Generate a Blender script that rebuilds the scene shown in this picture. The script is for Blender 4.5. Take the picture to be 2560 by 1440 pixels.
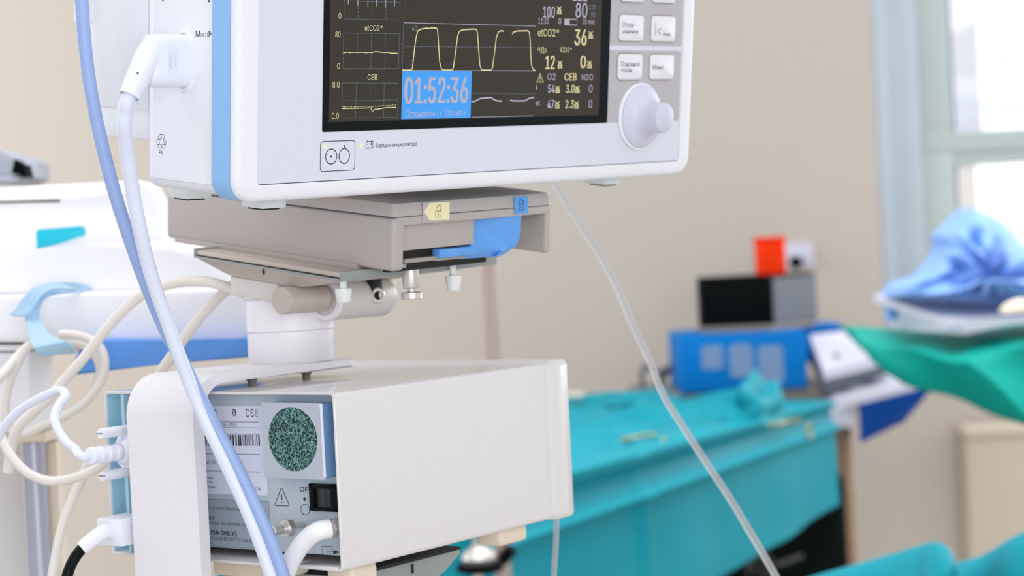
import bpy, bmesh, math, random
from mathutils import Vector, Matrix, noise
from math import radians, sin, cos, pi
random.seed(7)
for o in list(bpy.data.objects): bpy.data.objects.remove(o)
S = bpy.context.scene; COL = S.collection

# ------------------------------------------------------------------ camera
FPX = 4727.27
CAM = Vector((0.0, 0.0, 1.25))
# world axes seen from the camera (x right, y down, z forward)
RWC = Matrix(((0.9988008, -0.04895882, 0.0), (-0.00088539, -0.01806276, 0.99983646), (-0.04895082, -0.99863746, -0.01808445)))
cd = bpy.data.cameras.new('camera'); cam = bpy.data.objects.new('camera', cd); COL.objects.link(cam)
cd.sensor_width = 36; cd.lens = FPX * 36 / 2560; cd.clip_start = 0.05; cd.clip_end = 100
rc = RWC @ Matrix(((1, 0, 0), (0, -1, 0), (0, 0, -1)))
cam.matrix_world = Matrix.Translation(CAM) @ rc.to_4x4()
cd.dof.use_dof = True; cd.dof.focus_distance = 0.87; cd.dof.aperture_fstop = 11.0; cd.dof.aperture_blades = 0
S.camera = cam

# ------------------------------------------------------------------ light
w = bpy.data.worlds.new('world'); S.world = w; w.use_nodes = True
wb = w.node_tree.nodes['Background']; wb.inputs[0].default_value = (0.95, 0.965, 1.0, 1); wb.inputs[1].default_value = 0.78
_n = w.node_tree.nodes; _l = w.node_tree.links; _t = _n.new('ShaderNodeTexCoord'); _s = _n.new('ShaderNodeSeparateXYZ'); _m = _n.new('ShaderNodeMapRange')   # open sky beyond the window side is brighter
_m.inputs['From Min'].default_value = 0.3; _m.inputs['From Max'].default_value = 0.8; _m.inputs['To Min'].default_value = 0.78; _m.inputs['To Max'].default_value = 1.1
_l.new(_t.outputs['Generated'], _s.inputs[0]); _l.new(_s.outputs['Y'], _m.inputs['Value']); _l.new(_m.outputs[0], wb.inputs[1])
def area(name, loc, target, sx, sy, power, col, spread=180):
    l = bpy.data.lights.new(name, 'AREA'); l.shape = 'RECTANGLE'; l.size = sx; l.size_y = sy; l.energy = power; l.color = col; l.spread = radians(spread)
    o = bpy.data.objects.new(name, l); COL.objects.link(o); o.location = loc
    o.rotation_euler = (Vector(target) - Vector(loc)).to_track_quat('-Z', 'Y').to_euler()
area('window_daylight', (3.2, 4.8, 1.9), (0.0, 1.6, 0.9), 1.6, 1.6, 60, (0.97, 0.985, 1.0))
area('side_window_daylight', (-3.4, 3.4, 1.8), (-0.9, 5.0, 1.2), 1.6, 1.8, 50, (0.98, 0.985, 1.0))
area('overhead_light', (-0.3, 1.0, 3.2), (-0.3, 1.2, 0), 2.4, 1.6, 26, (1.0, 0.975, 0.945))
area('overhead_light', (0.7, 3.0, 3.2), (0.7, 3.0, 0), 1.8, 1.2, 17, (1.0, 0.985, 0.96), 85)  # narrow overhead lamp added to brighten the teal table top
area('facade_fill', (4.5, 7.0, 5.5), (4.2, 13.0, 1.5), 4.0, 3.0, 900, (0.97, 0.985, 1.0))  # unseen lamp added outside to brighten the buildings
area('camera_side_fill', (0.9, -2.8, 1.25), (0.0, 1.0, 1.15), 2.6, 2.0, 54, (0.985, 0.99, 1.0))  # soft lamp added behind the camera to lift the front faces
vs = S.view_settings; vs.view_transform = 'Standard'; vs.look = 'None'; vs.gamma = 1; vs.exposure = 0.10; vs.use_curve_mapping = False

# ------------------------------------------------------------------ frames
def frame(R, t):
    Rw = RWC @ Matrix(R); tw = CAM + RWC @ Vector(t)
    return Matrix.Translation(tw) @ Rw.to_4x4()
MON = frame(((0.6713072, -0.7406944, 0.0268041), (-0.0845876, -0.1124912, -0.9900458), (0.7363366, 0.6623576, -0.1381697)), (-0.1208536, -0.0366953, 0.8284527))
BOX = frame(((0.5814266, -0.8121250, -0.0489508), (-0.0432129, 0.0292553, -0.9986375), (0.8124505, 0.5827497, -0.0180844)), (-0.0828129, 0.0485290, 0.8797549))
WORLD = Matrix.Identity(4)
def ray(x, y): return RWC @ Vector(((x - 1280) / FPX, (y - 720) / FPX, 1.0))
def pt(x, y, d): return CAM + ray(x, y) * d                     # point at distance d in front of the lens
def at(x, y, Y): r = ray(x, y); return CAM + r * (Y / r.y)       # point on the upright plane Y metres away
def lvl(x, y, z): r = ray(x, y); return CAM + r * ((z - CAM.z) / r.z)   # point at height z
class Plane:
    def __init__(s, F, ax, c, u, v, n):
        s.F = F; s.ax = ax; s.c = c; s.u = Vector(u); s.v = Vector(v); s.n = Vector(n)
        s.inv = F.inverted(); s.base = Vector([c if i == ax else 0 for i in range(3)])
    def uv(s, x, y):
        o = s.inv @ CAM; d = s.inv.to_3x3() @ ray(x, y); p = o + d * ((s.c - o[s.ax]) / d[s.ax])
        return (p.dot(s.u), p.dot(s.v))
    def to(s, u, v, off=0.0): return s.base + s.u * u + s.v * v + s.n * off
    def px(s, x, y, off=0.0): return s.to(*s.uv(x, y), off)
FRONT = Plane(MON, 1, 0.0, (1, 0, 0), (0, 0, 1), (0, -1, 0))
SIDE = Plane(MON, 0, 0.0025, (0, -1, 0), (0, 0, 1), (-1, 0, 0))
DOCKF = Plane(MON, 1, 0.0153, (1, 0, 0), (0, 0, 1), (0, -1, 0))
PANEL = Plane(BOX, 0, 0.010, (0, -1, 0), (0, 0, 1), (-1, 0, 0))

# ------------------------------------------------------------------ materials
def lin(c): return tuple(((v / 255) / 12.92 if v / 255 <= 0.04045 else ((v / 255 + 0.055) / 1.055) ** 2.4) for v in c) + (1,)
MATS = {}
def mat(name, rgb, rough=0.5, metal=0.0, bump=0.0, scale=300, var=0.03, emit=None, es=1.0, trans=0.0, spec=0.5, sheen=0.0, alpha=1.0, coat=0.0, sss=0.0):
    m = bpy.data.materials.new(name); m.use_nodes = True; nt = m.node_tree; b = nt.nodes['Principled BSDF']
    c = lin(rgb) if max(rgb) > 1.01 else tuple(rgb) + (1,)
    tc = nt.nodes.new('ShaderNodeTexCoord'); nz = nt.nodes.new('ShaderNodeTexNoise'); nz.inputs['Scale'].default_value = scale; nz.inputs['Detail'].default_value = 3
    nt.links.new(tc.outputs['Object'], nz.inputs['Vector'])
    rp = nt.nodes.new('ShaderNodeValToRGB')
    rp.color_ramp.elements[0].color = tuple(max(0, v * (1 - var)) for v in c[:3]) + (1,); rp.color_ramp.elements[1].color = tuple(min(1, v * (1 + var)) for v in c[:3]) + (1,)
    rp.color_ramp.elements[0].position = 0.3; rp.color_ramp.elements[1].position = 0.7
    nt.links.new(nz.outputs['Fac'], rp.inputs['Fac']); nt.links.new(rp.outputs['Color'], b.inputs['Base Color'])
    b.inputs['Roughness'].default_value = rough; b.inputs['Metallic'].default_value = metal; b.inputs['Specular IOR Level'].default_value = spec
    b.inputs['Transmission Weight'].default_value = trans; b.inputs['Sheen Weight'].default_value = sheen; b.inputs['Alpha'].default_value = alpha
    b.inputs['Coat Weight'].default_value = coat
    if sss: b.inputs['Subsurface Weight'].default_value = sss; b.inputs['Subsurface Radius'].default_value = (0.003, 0.003, 0.003)
    if emit is not None:
        b.inputs['Emission Color'].default_value = lin(emit); b.inputs['Emission Strength'].default_value = es
    if bump:
        bp = nt.nodes.new('ShaderNodeBump'); bp.inputs['Strength'].default_value = bump; bp.inputs['Distance'].default_value = 0.0005
        nt.links.new(nz.outputs['Fac'], bp.inputs['Height']); nt.links.new(bp.outputs['Normal'], b.inputs['Normal'])
    MATS[name] = m; return m
WHITE = mat('white_plastic', (238, 239, 246), 0.42, var=0.01)
WHITE_T = mat('white_textured_plastic', (235, 235, 242), 0.5, bump=0.5, scale=900, var=0.01)
PANELW = mat('smooth_panel_plastic', (216, 218, 230), 0.45, var=0.01)
BLUE = mat('light_blue_plastic', (142, 190, 240), 0.4, bump=0.08, scale=1500, var=0.02)
KEYGREY = mat('warm_grey_membrane', (184, 180, 184), 0.5, var=0.02)
KEY = mat('key_cap_plastic', (226, 226, 232), 0.45, var=0.01)
KNOBM = mat('lavender_knob_plastic', (205, 206, 224), 0.45, var=0.01)
BLACK = mat('black_gloss', (8, 16, 16), 0.3, var=0.05, spec=0.12)
BLACKR = mat('black_rubber', (10, 11, 12), 0.6, var=0.1)
INK = mat('dark_ink', (30, 32, 42), 0.6, var=0.02)
INKG = mat('grey_ink', (70, 76, 92), 0.6, var=0.02)
FOOT = mat('pale_green_rubber', (226, 230, 228), 0.4, var=0.02, sss=0.3)
SCREEN = mat('lit_screen_panel', (12, 11, 9), 0.28, emit=(48, 43, 35), es=1.0, scale=40, spec=0.25)
YEL = mat('screen_yellow', (0.01, 0.01, 0.005), 0.5, emit=(214, 204, 152), es=1.0)
LAV = mat('screen_lavender', (0.01, 0.01, 0.01), 0.5, emit=(172, 166, 186), es=1.0)
DIM = mat('screen_dim_blue', (0.01, 0.01, 0.01), 0.5, emit=(104, 122, 142), es=1.0)
TIMERB = mat('screen_blue', (0.01, 0.02, 0.04), 0.4, emit=(48, 148, 232), es=1.0)
LED = mat('green_led', (20, 30, 20), 0.4, emit=(212, 250, 178), es=1.0)
DOCKG = mat('warm_grey_dock_plastic', (180, 171, 166), 0.5, bump=0.1, scale=1200, var=0.015)
DOCKD = mat('grey_recess_plastic', (160, 156, 146), 0.55, var=0.02)
LEVER = mat('blue_lever_plastic', (96, 160, 232), 0.38, var=0.06, scale=160)
LABY = mat('cream_label', (240, 230, 182), 0.55, var=0.01)
LABB = mat('blue_label', (84, 158, 226), 0.5, var=0.01)
METAL = mat('grey_painted_metal', (150, 156, 154), 0.42, metal=0.15, var=0.02)
METALW = mat('warm_painted_metal', (190, 179, 170), 0.4, metal=0.15, var=0.02)
STEEL = mat('polished_steel', (216, 210, 206), 0.34, metal=0.75, var=0.02)
CASTW = mat('white_enamel', (231, 228, 233), 0.36, var=0.01)
CASTG = mat('light_grey_enamel', (208, 203, 199), 0.4, var=0.01)
CREAM = mat('cream_enamel', (218, 214, 214), 0.3, var=0.01, coat=0.5)
CREAMF = mat('cream_plastic', (226, 212, 192), 0.5, var=0.02)
LINER = mat('blue_inner_lining', (166, 208, 224), 0.45, var=0.02)
SIDEB = mat('blue_filter_side', (116, 156, 200), 0.4, metal=0.1, var=0.02)
PANELB = mat('grey_blue_panel', (186, 198, 208), 0.4, metal=0.1, var=0.02)
FILTM = mat('brushed_filter_plate', (188, 192, 204), 0.4, metal=0.15, var=0.02)
LABW = mat('white_label_paper', (222, 226, 244), 0.6, var=0.01)
LABG = mat('grey_label_film', (158, 172, 184), 0.5, var=0.01)
HOSEW = mat('white_cable_sheath', (222, 228, 246), 0.42, var=0.015, scale=90)
HOSEB = mat('blue_grey_hose', (150, 174, 222), 0.45, var=0.03, scale=90)
HOSEC = mat('cream_cable_sheath', (228, 222, 216), 0.45, var=0.03, scale=60)
HOSEX = mat('matte_white_hose', (240, 240, 244), 0.5, var=0.01)
PLUGW = mat('white_plug_plastic', (234, 236, 246), 0.42, var=0.01)
CLEAR = mat('clear_tubing', (196, 194, 197), 0.4, trans=0.5, var=0.02, alpha=0.55)
WALLM = mat('beige_wall_paint', (205, 195, 184), 0.8, bump=0.1, scale=60, var=0.015)
FLOORM = mat('grey_vinyl_floor', (168, 162, 152), 0.5, scale=20, var=0.05)
FRAMEW = mat('pale_window_frame', (192, 205, 214), 0.4, scale=20, var=0.02)
SASHW = mat('greenish_window_sash', (190, 203, 200), 0.4, scale=20, var=0.02)
GLASS = mat('window_glass', (255, 255, 255), 0.02, trans=1.0, var=0.0, alpha=0.15)
TROLW = mat('white_trolley_plastic', (240, 240, 246), 0.45, scale=12, var=0.01)
CYAN = mat('cyan_badge_plastic', (0, 190, 214), 0.4, scale=40, var=0.05)
STRAPM = mat('light_blue_strap_fabric', (164, 200, 226), 0.85, bump=0.4, scale=500, var=0.05, sheen=0.2)
BLUEP = mat('mid_blue_panel_plastic', (84, 146, 224), 0.5, scale=30, var=0.04)
TEAL = mat('teal_surgical_drape', (0, 140, 158), 0.55, bump=0.3, scale=160, var=0.08, spec=0.18)
GREEN = mat('green_surgical_drape', (0, 146, 134), 0.6, bump=0.3, scale=90, var=0.08, spec=0.15)
CLOTHB = mat('blue_cloth_wrap', (112, 158, 226), 0.85, bump=0.3, scale=120, var=0.06, sheen=0.2)
TRAYW = mat('lavender_grey_tray', (212, 212, 228), 0.35, metal=0.2, scale=30, var=0.02)
ORANGE = mat('orange_red_plastic', (255, 56, 4), 0.6, spec=0.1, scale=60, var=0.08)
CHAR = mat('charcoal_case', (84, 90, 102), 0.55, scale=80, var=0.05)
JET = mat('black_case', (4, 7, 8), 0.7, scale=80, var=0.1, spec=0.08)
GREYT = mat('grey_trim', (128, 120, 112), 0.5, scale=80, var=0.04)
UNITB = mat('bright_blue_case', (0, 118, 200), 0.6, spec=0.12, scale=40, var=0.04)
UNITG = mat('grey_blue_print', (118, 146, 186), 0.6, scale=40, var=0.04)
DEEPB = mat('deep_blue_bin', (0, 72, 160), 0.6, spec=0.15, scale=30, var=0.06)
WOOD = mat('brown_stand_post', (146, 116, 92), 0.5, scale=25, var=0.06)
CABC = mat('cream_cabinet_paint', (208, 194, 176), 0.55, scale=10, var=0.01)
BLACKBAG = mat('black_bag_fabric', (10, 18, 18), 0.8, spec=0.08, scale=60, var=0.1)
BAGPRINT = mat('grey_bag_print', (84, 88, 86), 0.7, scale=60, var=0.05)
SILVER = mat('silver_grey_plastic', (176, 182, 196), 0.35, metal=0.2, scale=20, var=0.03)
BRASS = mat('clip_brass', (150, 156, 128), 0.4, metal=0.6, scale=60, var=0.05)
POLEM = mat('taupe_painted_pole', (168, 152, 144), 0.35, metal=0.3, scale=20, var=0.03)
FACADE = mat('pale_facade', (236, 238, 244), 0.8, scale=1, var=0.01)
FACADEB = mat('bluish_facade_glass', (196, 212, 234), 0.4, scale=1, var=0.02)
FACADED = mat('grey_lavender_facade', (150, 144, 158), 0.8, scale=1, var=0.02)
FACADEC = mat('cream_facade', (240, 234, 226), 0.8, scale=1, var=0.02)
# porous filter foam: cells and dark holes
FOAM = bpy.data.materials.new('green_filter_foam'); FOAM.use_nodes = True
nt = FOAM.node_tree; b = nt.nodes['Principled BSDF']; b.inputs['Roughness'].default_value = 0.7
tc = nt.nodes.new('ShaderNodeTexCoord'); vo = nt.nodes.new('ShaderNodeTexVoronoi'); vo.feature = 'DISTANCE_TO_EDGE'; vo.inputs['Scale'].default_value = 520
nz = nt.nodes.new('ShaderNodeTexNoise'); nz.inputs['Scale'].default_value = 380; nz.inputs['Detail'].default_value = 4
mx = nt.nodes.new('ShaderNodeVectorMath'); mx.operation = 'MULTIPLY_ADD'; mx.inputs[1].default_value = (0.006, 0.006, 0.006)
nt.links.new(tc.outputs['Object'], nz.inputs['Vector']); nt.links.new(nz.outputs['Color'], mx.inputs[0]); nt.links.new(tc.outputs['Object'], mx.inputs[2]); nt.links.new(mx.outputs[0], vo.inputs['Vector'])
rp = nt.nodes.new('ShaderNodeValToRGB'); e = rp.color_ramp.elements; e[0].position = 0.02; e[0].color = lin((150, 196, 186)); e[1].position = 0.30; e[1].color = lin((6, 34, 42))
k = e.new(0.1); k.color = lin((44, 104, 106))
nt.links.new(vo.outputs['Distance'], rp.inputs['Fac']); nt.links.new(rp.outputs['Color'], b.inputs['Base Color'])
bp = nt.nodes.new('ShaderNodeBump'); bp.invert = True; bp.inputs['Distance'].default_value = 0.002; nt.links.new(vo.outputs['Distance'], bp.inputs['Height']); nt.links.new(bp.outputs['Normal'], b.inputs['Normal'])

# ------------------------------------------------------------------ shape helpers
def B(): return bmesh.new()
def box(bm, x0, x1, y0, y1, z0, z1, bev=0.0, seg=2, M=None):
    vs_ = [bm.verts.new((x, y, z)) for z in (z0, z1) for y in (y0, y1) for x in (x0, x1)]
    fs = [bm.faces.new([vs_[i] for i in q]) for q in ((0, 2, 3, 1), (4, 5, 7, 6), (0, 1, 5, 4), (2, 6, 7, 3), (0, 4, 6, 2), (1, 3, 7, 5))]
    geo = list(vs_)
    if bev:
        ed = list({e for f in fs for e in f.edges})
        r = bmesh.ops.bevel(bm, geom=ed, offset=bev, segments=seg, profile=0.5, affect='EDGES'); geo = list({v for f in r['faces'] for v in f.verts} | {v for v in vs_ if v.is_valid})
    if M is not None: bmesh.ops.transform(bm, matrix=M, verts=geo)
    return geo
def prism(bm, pts, d0, d1, to, bev=0.0, seg=2):
    """polygon pts (a,b) swept from d0 to d1; to(a,b,d) gives the point"""
    n = len(pts)
    a = [bm.verts.new(to(p[0], p[1], d0)) for p in pts]; c = [bm.verts.new(to(p[0], p[1], d1)) for p in pts]
    fs = [bm.faces.new(a), bm.faces.new(c[::-1])] + [bm.faces.new((a[i], c[i], c[(i + 1) % n], a[(i + 1) % n])) for i in range(n)]
    if bev: bmesh.ops.bevel(bm, geom=list({e for f in fs[:2] for e in f.edges}), offset=bev, segments=seg, profile=0.5, affect='EDGES')
def flat(bm, pts):
    try: bm.faces.new([bm.verts.new(p) for p in pts])
    except ValueError: pass
def loft(bm, loops, cap0=True, cap1=True, closed=True):
    L = [[bm.verts.new(p) for p in l] for l in loops]; n = len(L[0])
    for A, C in zip(L, L[1:]):
        for i in range(n if closed else n - 1): bm.faces.new((A[i], A[(i + 1) % n], C[(i + 1) % n], C[i]))
    if closed and cap0: bm.faces.new(L[0][::-1])
    if closed and cap1: bm.faces.new(L[-1])
def rrect(x0, x1, y0, y1, r, seg=6):
    r = min(r, (x1 - x0) / 2 - 1e-6, (y1 - y0) / 2 - 1e-6); out = []
    for cx, cy, a in ((x1 - r, y1 - r, 0), (x0 + r, y1 - r, 90), (x0 + r, y0 + r, 180), (x1 - r, y0 + r, 270)):
        out += [(cx + r * cos(radians(a + 90 * i / seg)), cy + r * sin(radians(a + 90 * i / seg))) for i in range(seg + 1)]
    return out
def basis(d):
    d = d.normalized(); a = Vector((0, 0, 1)) if abs(d.z) < 0.9 else Vector((1, 0, 0)); u = d.cross(a).normalized(); return u, d.cross(u).normalized()
def lathe(bm, p0, axis, prof, seg=32, cap0=True, cap1=True):
    """prof: (distance along axis, radius)"""
    p0 = Vector(p0); d = Vector(axis).normalized(); u, v = basis(d)
    loft(bm, [[p0 + d * t + (u * cos(2 * pi * i / seg) + v * sin(2 * pi * i / seg)) * max(r, 1e-5) for i in range(seg)] for t, r in prof], cap0, cap1)
def cyl(bm, p0, p1, r0, r1=None, seg=24):
    p0 = Vector(p0); p1 = Vector(p1); lathe(bm, p0, p1 - p0, [(0, r0), ((p1 - p0).length, r0 if r1 is None else r1)], seg)
def smooth(pts, sub=8):
    P = [Vector(p) for p in pts]; P = [2 * P[0] - P[1]] + P + [2 * P[-1] - P[-2]]; out = []
    for i in range(1, len(P) - 2):
        a, b_, c, d = P[i - 1:i + 3]
        for k in range(sub):
            t = k / sub; out.append(0.5 * ((2 * b_) + (c - a) * t + (2 * a - 5 * b_ + 4 * c - d) * t * t + (3 * b_ - a - 3 * c + d) * t ** 3))
    return out + [P[-2]]
def tube(bm, pts, r, sub=8, seg=16, sm=True):
    P = smooth(pts, sub) if sm else [Vector(p) for p in pts]; n = len(P)
    rr = r if callable(r) else (lambda t: r)
    T = [(P[min(i + 1, n - 1)] - P[max(i - 1, 0)]).normalized() for i in range(n)]
    u, v = basis(T[0]); loops = []
    for i in range(n):
        u = (u - T[i] * u.dot(T[i])).normalized(); v = T[i].cross(u)
        loops.append([P[i] + (u * cos(2 * pi * k / seg) + v * sin(2 * pi * k / seg)) * rr(i / (n - 1)) for k in range(seg)])
    loft(bm, loops)
def strip(bm, pl, pts, wd, off, closed=False):
    """flat line of width wd through uv points on a plane"""
    P = [Vector(p) for p in pts]
    if closed: P = P + [P[0]]
    n = len(P); L = []; R = []
    for i in range(n):
        a = P[max(i - 1, 0)]; c = P[min(i + 1, n - 1)]
        if closed and i in (0, n - 1): a = P[n - 2]; c = P[1]
        d = (c - a); d = d.normalized() if d.length > 1e-9 else Vector((1, 0)); nn = Vector((-d.y, d.x)) * wd / 2
        L.append(bm.verts.new(pl.to(*(P[i] + nn), off))); R.append(bm.verts.new(pl.to(*(P[i] - nn), off)))
    for i in range(n - 1):
        bm.faces.new((L[i], R[i], R[i + 1], L[i + 1]))
def disc(bm, pl, c, r, off, ru=None, seg=24):
    flat(bm, [pl.to(c[0] + (ru or r) * cos(2 * pi * i / seg), c[1] + r * sin(2 * pi * i / seg), off) for i in range(seg)])
def circ(c, r, ru=None, seg=32): return [(c[0] + (ru or r) * cos(2 * pi * i / seg), c[1] + r * sin(2 * pi * i / seg)) for i in range(seg)]
FC = {}
import os
try: FONT = bpy.data.fonts.load(os.path.join(bpy.utils.system_resource('DATAFILES'), 'fonts', 'Inter.woff2'))   # Blender's own bundled typeface
except Exception: FONT = None
def glyphs(s, bold=0.0):
    if (s, bold) in FC: return FC[(s, bold)]
    cu = bpy.data.curves.new('t', 'FONT'); cu.body = s; cu.size = 1.0
    if FONT: cu.font = FONT
    cu.resolution_u = 3; cu.offset = bold
    # cu.resolution_u = 3; cu.offset = bold
    o = bpy.data.objects.new('t', cu); COL.objects.link(o); dg = bpy.context.evaluated_depsgraph_get(); dg.update()
    me = bpy.data.meshes.new_from_object(o.evaluated_get(dg))
    v = [(p.co.x, p.co.y) for p in me.vertices]; f = [tuple(q.vertices) for q in me.polygons]
    bpy.data.objects.remove(o); bpy.data.curves.remove(cu); bpy.data.meshes.remove(me)
    xs = [p[0] for p in v]; ys = [p[1] for p in v]
    FC[(s, bold)] = (v, f, min(xs), max(xs), min(ys), max(ys)); return FC[(s, bold)]
def write(bm, s, pl, u0, u1, v0, v1, off, bold=0.0, rot=False):
    if bold:
        k = bold * 0.010
        for du in (-k, 0.0, k): write(bm, s, pl, u0 + k + du, u1 - k + du, v0, v1, off + du * 0.01, 0.0, rot)
        return
    v, f, x0, x1, y0, y1 = glyphs(s, bold); out = []
    for x, y in v:
        a = (x - x0) / max(x1 - x0, 1e-6); c = (y - y0) / max(y1 - y0, 1e-6)
        if rot: a, c = c, 1 - a
        out.append(bm.verts.new(pl.to(u0 + a * (u1 - u0), v0 + c * (v1 - v0), off)))
    for q in f:
        try: bm.faces.new([out[i] for i in q])
        except ValueError: pass
def writepx(bm, s, pl, x0, y0, x1, y1, off, bold=0.0, rot=False):
    """text filling the picture box x0,y0 (top left) - x1,y1 (bottom right) on a plane"""
    xm = (x0 + x1) / 2; ym = (y0 + y1) / 2
    write(bm, s, pl, pl.uv(x0, ym)[0], pl.uv(x1, ym)[0], pl.uv(xm, y1)[1], pl.uv(xm, y0)[1], off, bold, rot)

# ------------------------------------------------------------------ object helpers
class T: pass
def tag(o, label, cat, group=None):
    o['label'] = label; o['category'] = cat
    if group: o['group'] = group
def thing(name, label, cat, F=WORLD, o=(0, 0, 0), group=None):
    t = T(); t.F = F; t.W = F @ Matrix.Translation(Vector(o)); t.inv = t.W.inverted()
    t.root = bpy.data.objects.new(name, None); t.root.empty_display_size = 0.02; COL.objects.link(t.root); t.root.matrix_world = t.W
    tag(t.root, label, cat, group); return t
def link(name, bm, m, W, parent=None, ang=40):
    bmesh.ops.recalc_face_normals(bm, faces=bm.faces[:])
    me = bpy.data.meshes.new(name); bm.to_mesh(me); bm.free(); me.materials.append(m)
    me.shade_smooth(); me.set_sharp_from_angle(angle=radians(ang))
    o = bpy.data.objects.new(name, me); COL.objects.link(o)
    if parent is None: o.matrix_world = W
    else: o.parent = parent
    return o
def part(t, name, bm, m, parent=None, src=None, ang=40, label=None):
    bmesh.ops.transform(bm, matrix=t.inv @ (src if src is not None else t.F), verts=bm.verts[:])
    o = link(name, bm, m, None, parent or t.root, ang)
    if label: o['label'] = label
    return o
def single(name, label, cat, bm, m, F=WORLD, o=(0, 0, 0), group=None, ang=40):
    W = F @ Matrix.Translation(Vector(o)); bmesh.ops.transform(bm, matrix=W.inverted() @ F, verts=bm.verts[:])
    ob = link(name, bm, m, W, None, ang); tag(ob, label, cat, group); return ob
def struct(name, bm, m, parent=None):
    o = link(name, bm, m, Matrix.Identity(4), parent)
    if parent is None: o['kind'] = 'structure'
    return o

# ================================================================== SETTING
WY = 5.0
def strc(name, m, *bs, bev=0.0, parent=None):
    bm = B()
    for q in bs: box(bm, *q, bev=bev)
    return struct(name, bm, m, parent)
WX0 = at(2192, 350, WY).x                                   # where the wall stops and the window starts
SILL = 0.98
strc('floor', FLOORM, (-4, 4, -0.5, WY + 0.2, -0.1, 0))
strc('wall_back', WALLM, (-4, WX0, WY, WY + 0.22, 0, 3.0))
strc('wall_under_window', WALLM, (WX0, 4, WY, WY + 0.22, 0, SILL))
bm = B(); fx = WX0
box(bm, fx, fx + 0.035, WY + 0.0, WY + 0.14, SILL, 3.0, bev=0.006)
box(bm, fx + 0.035, fx + 0.125, WY + 0.03, WY + 0.14, SILL, 3.0, bev=0.004)
zt = at(2450, 367, WY).z
win = struct('window_1', bm, FRAMEW)
bm = B(); sx0 = fx + 0.128
hz = 0.045
for z0, z1 in ((zt, 3.0), (SILL + 0.06, zt)):
    box(bm, sx0, sx0 + 0.085, WY + 0.045, WY + 0.12, z0, z1, bev=0.006)
box(bm, sx0, 4, WY + 0.043, WY + 0.12, zt - 0.012, zt + hz, bev=0.006); box(bm, sx0, 4, WY + 0.05, WY + 0.12, zt - hz, zt - 0.012, bev=0.006)
box(bm, sx0, 4, WY + 0.045, WY + 0.12, SILL + 0.06, SILL + 0.13, bev=0.006)
struct('window_sash', bm, SASHW, win)
gk = mat('lavender_gasket', (138, 138, 160), 0.5, scale=20)
bm = B(); box(bm, sx0 + 0.084, sx0 + 0.098, WY + 0.07, WY + 0.1, SILL + 0.12, 3.0); struct('window_gasket', bm, gk, win)
bm = B(); box(bm, sx0 + 0.085, 4, WY + 0.085, WY + 0.09, SILL + 0.13, 3.0); struct('window_pane', bm, GLASS, win)
bm = B(); box(bm, WX0, 4, WY - 0.06, WY + 0.2, SILL - 0.02, SILL + 0.02, bev=0.006); struct('window_sill', bm, FRAMEW, win)

# buildings outside
def atf(x, y): return at(x, y, 14.0)
t = thing('building', 'pale striped office building seen through the upper window pane', 'building', WORLD, (atf(2520, 200).x, 14, 0))
a = atf(2445, 50); c = atf(2700, 322)
bm = B(); box(bm, a.x, c.x + 2, 14, 18, 0, a.z); part(t, 'facade', bm, FACADE)
for y in (128, 185, 245):
    z = atf(2500, y).z; bm = B(); box(bm, a.x + 0.03, c.x + 2, 13.93, 14.05, z - 0.06, z + 0.06); part(t, 'window_band', bm, FACADEB)
t = thing('building', 'grey lavender building edge at the left of the lower window pane', 'building', WORLD, (atf(2415, 200).x, 13, 0))
a = at(2385, 0, 13); c = at(2438, 0, 13)
bm = B(); box(bm, a.x - 0.4, c.x + 0.03, 13, 15, 0, at(2410, 372, 13).z); part(t, 'facade', bm, FACADED)
t = thing('building', 'low cream building behind the blue cloth in the lower window pane', 'building', WORLD, (atf(2500, 500).x, 12, 0))
a = at(2442, 425, 12); bm = B(); box(bm, a.x, a.x + 3, 12, 13, 0, at(2450, 395, 12).z); part(t, 'facade', bm, FACADEC)
a = at(2530, 500, 12); bm = B(); box(bm, a.x, a.x + 0.5, 11.95, 12.1, 0.3, at(2540, 500, 12).z); part(t, 'window_band', bm, FACADEB)

# ================================================================== MONITOR
W_, H_ = 0.33, 0.275
mon = thing('patient_monitor', 'white patient monitor with a blue side band and lit waveform screen', 'monitor', MON, (W_ / 2, 0.04, 0))
R_ = 0.0105
def rl(ins, y, r=R_): return [Vector((x, y, z)) for x, z in rrect(ins, W_ - ins, ins, H_ - ins, max(r - ins, 0.0015), 8)]
iu0 = FRONT.uv(643, 430)[0]; iu1 = FRONT.uv(1703, 250)[0]; iv0 = FRONT.uv(1100, 437)[1]
inner = lambda y: [Vector((x, y, z)) for x, z in rrect(iu0, iu1, iv0, H_ - 0.008, 0.002, 8)]
bm = B(); loft(bm, [rl(0.0006, 0.0046), rl(0.0, 0.0042), rl(0.0, 0.003), rl(0.0006, 0.0014), rl(0.0017, 0.0004), rl(0.0032, 0.0), inner(0.0), inner(0.0014)], False, False)
bez = part(mon, 'bezel', bm, WHITE_T)
bm = B(); loft(bm, [rl(0.0014, 0.0046), rl(0.0002, 0.0052), rl(0.0, 0.006), rl(0.0, 0.0172), rl(0.0008, 0.018)], True, True)
part(mon, 'blue_band', bm, BLUE)
def hl(ins, y): return [Vector((x, y, z)) for x, z in rrect(0.0028 + ins, W_ - 0.0028 - ins, 0.0024 + ins, H_ - 0.003 - ins, 0.006, 6)]
bm = B(); loft(bm, [hl(0, 0.018), hl(0, 0.0655), hl(0.0012, 0.0672), hl(0.004, 0.068)])
box(bm, 0.06, W_ - 0.03, 0.066, 0.1, 0.004, H_ - 0.02, bev=0.004)
hs = part(mon, 'housing', bm, WHITE)
bm = B(); box(bm, 0.0022, 0.004, 0.0195, 0.0622, 0.0068, H_ - 0.01, bev=0.0003, seg=1); part(mon, 'side_panel', bm, WHITE)
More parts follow.
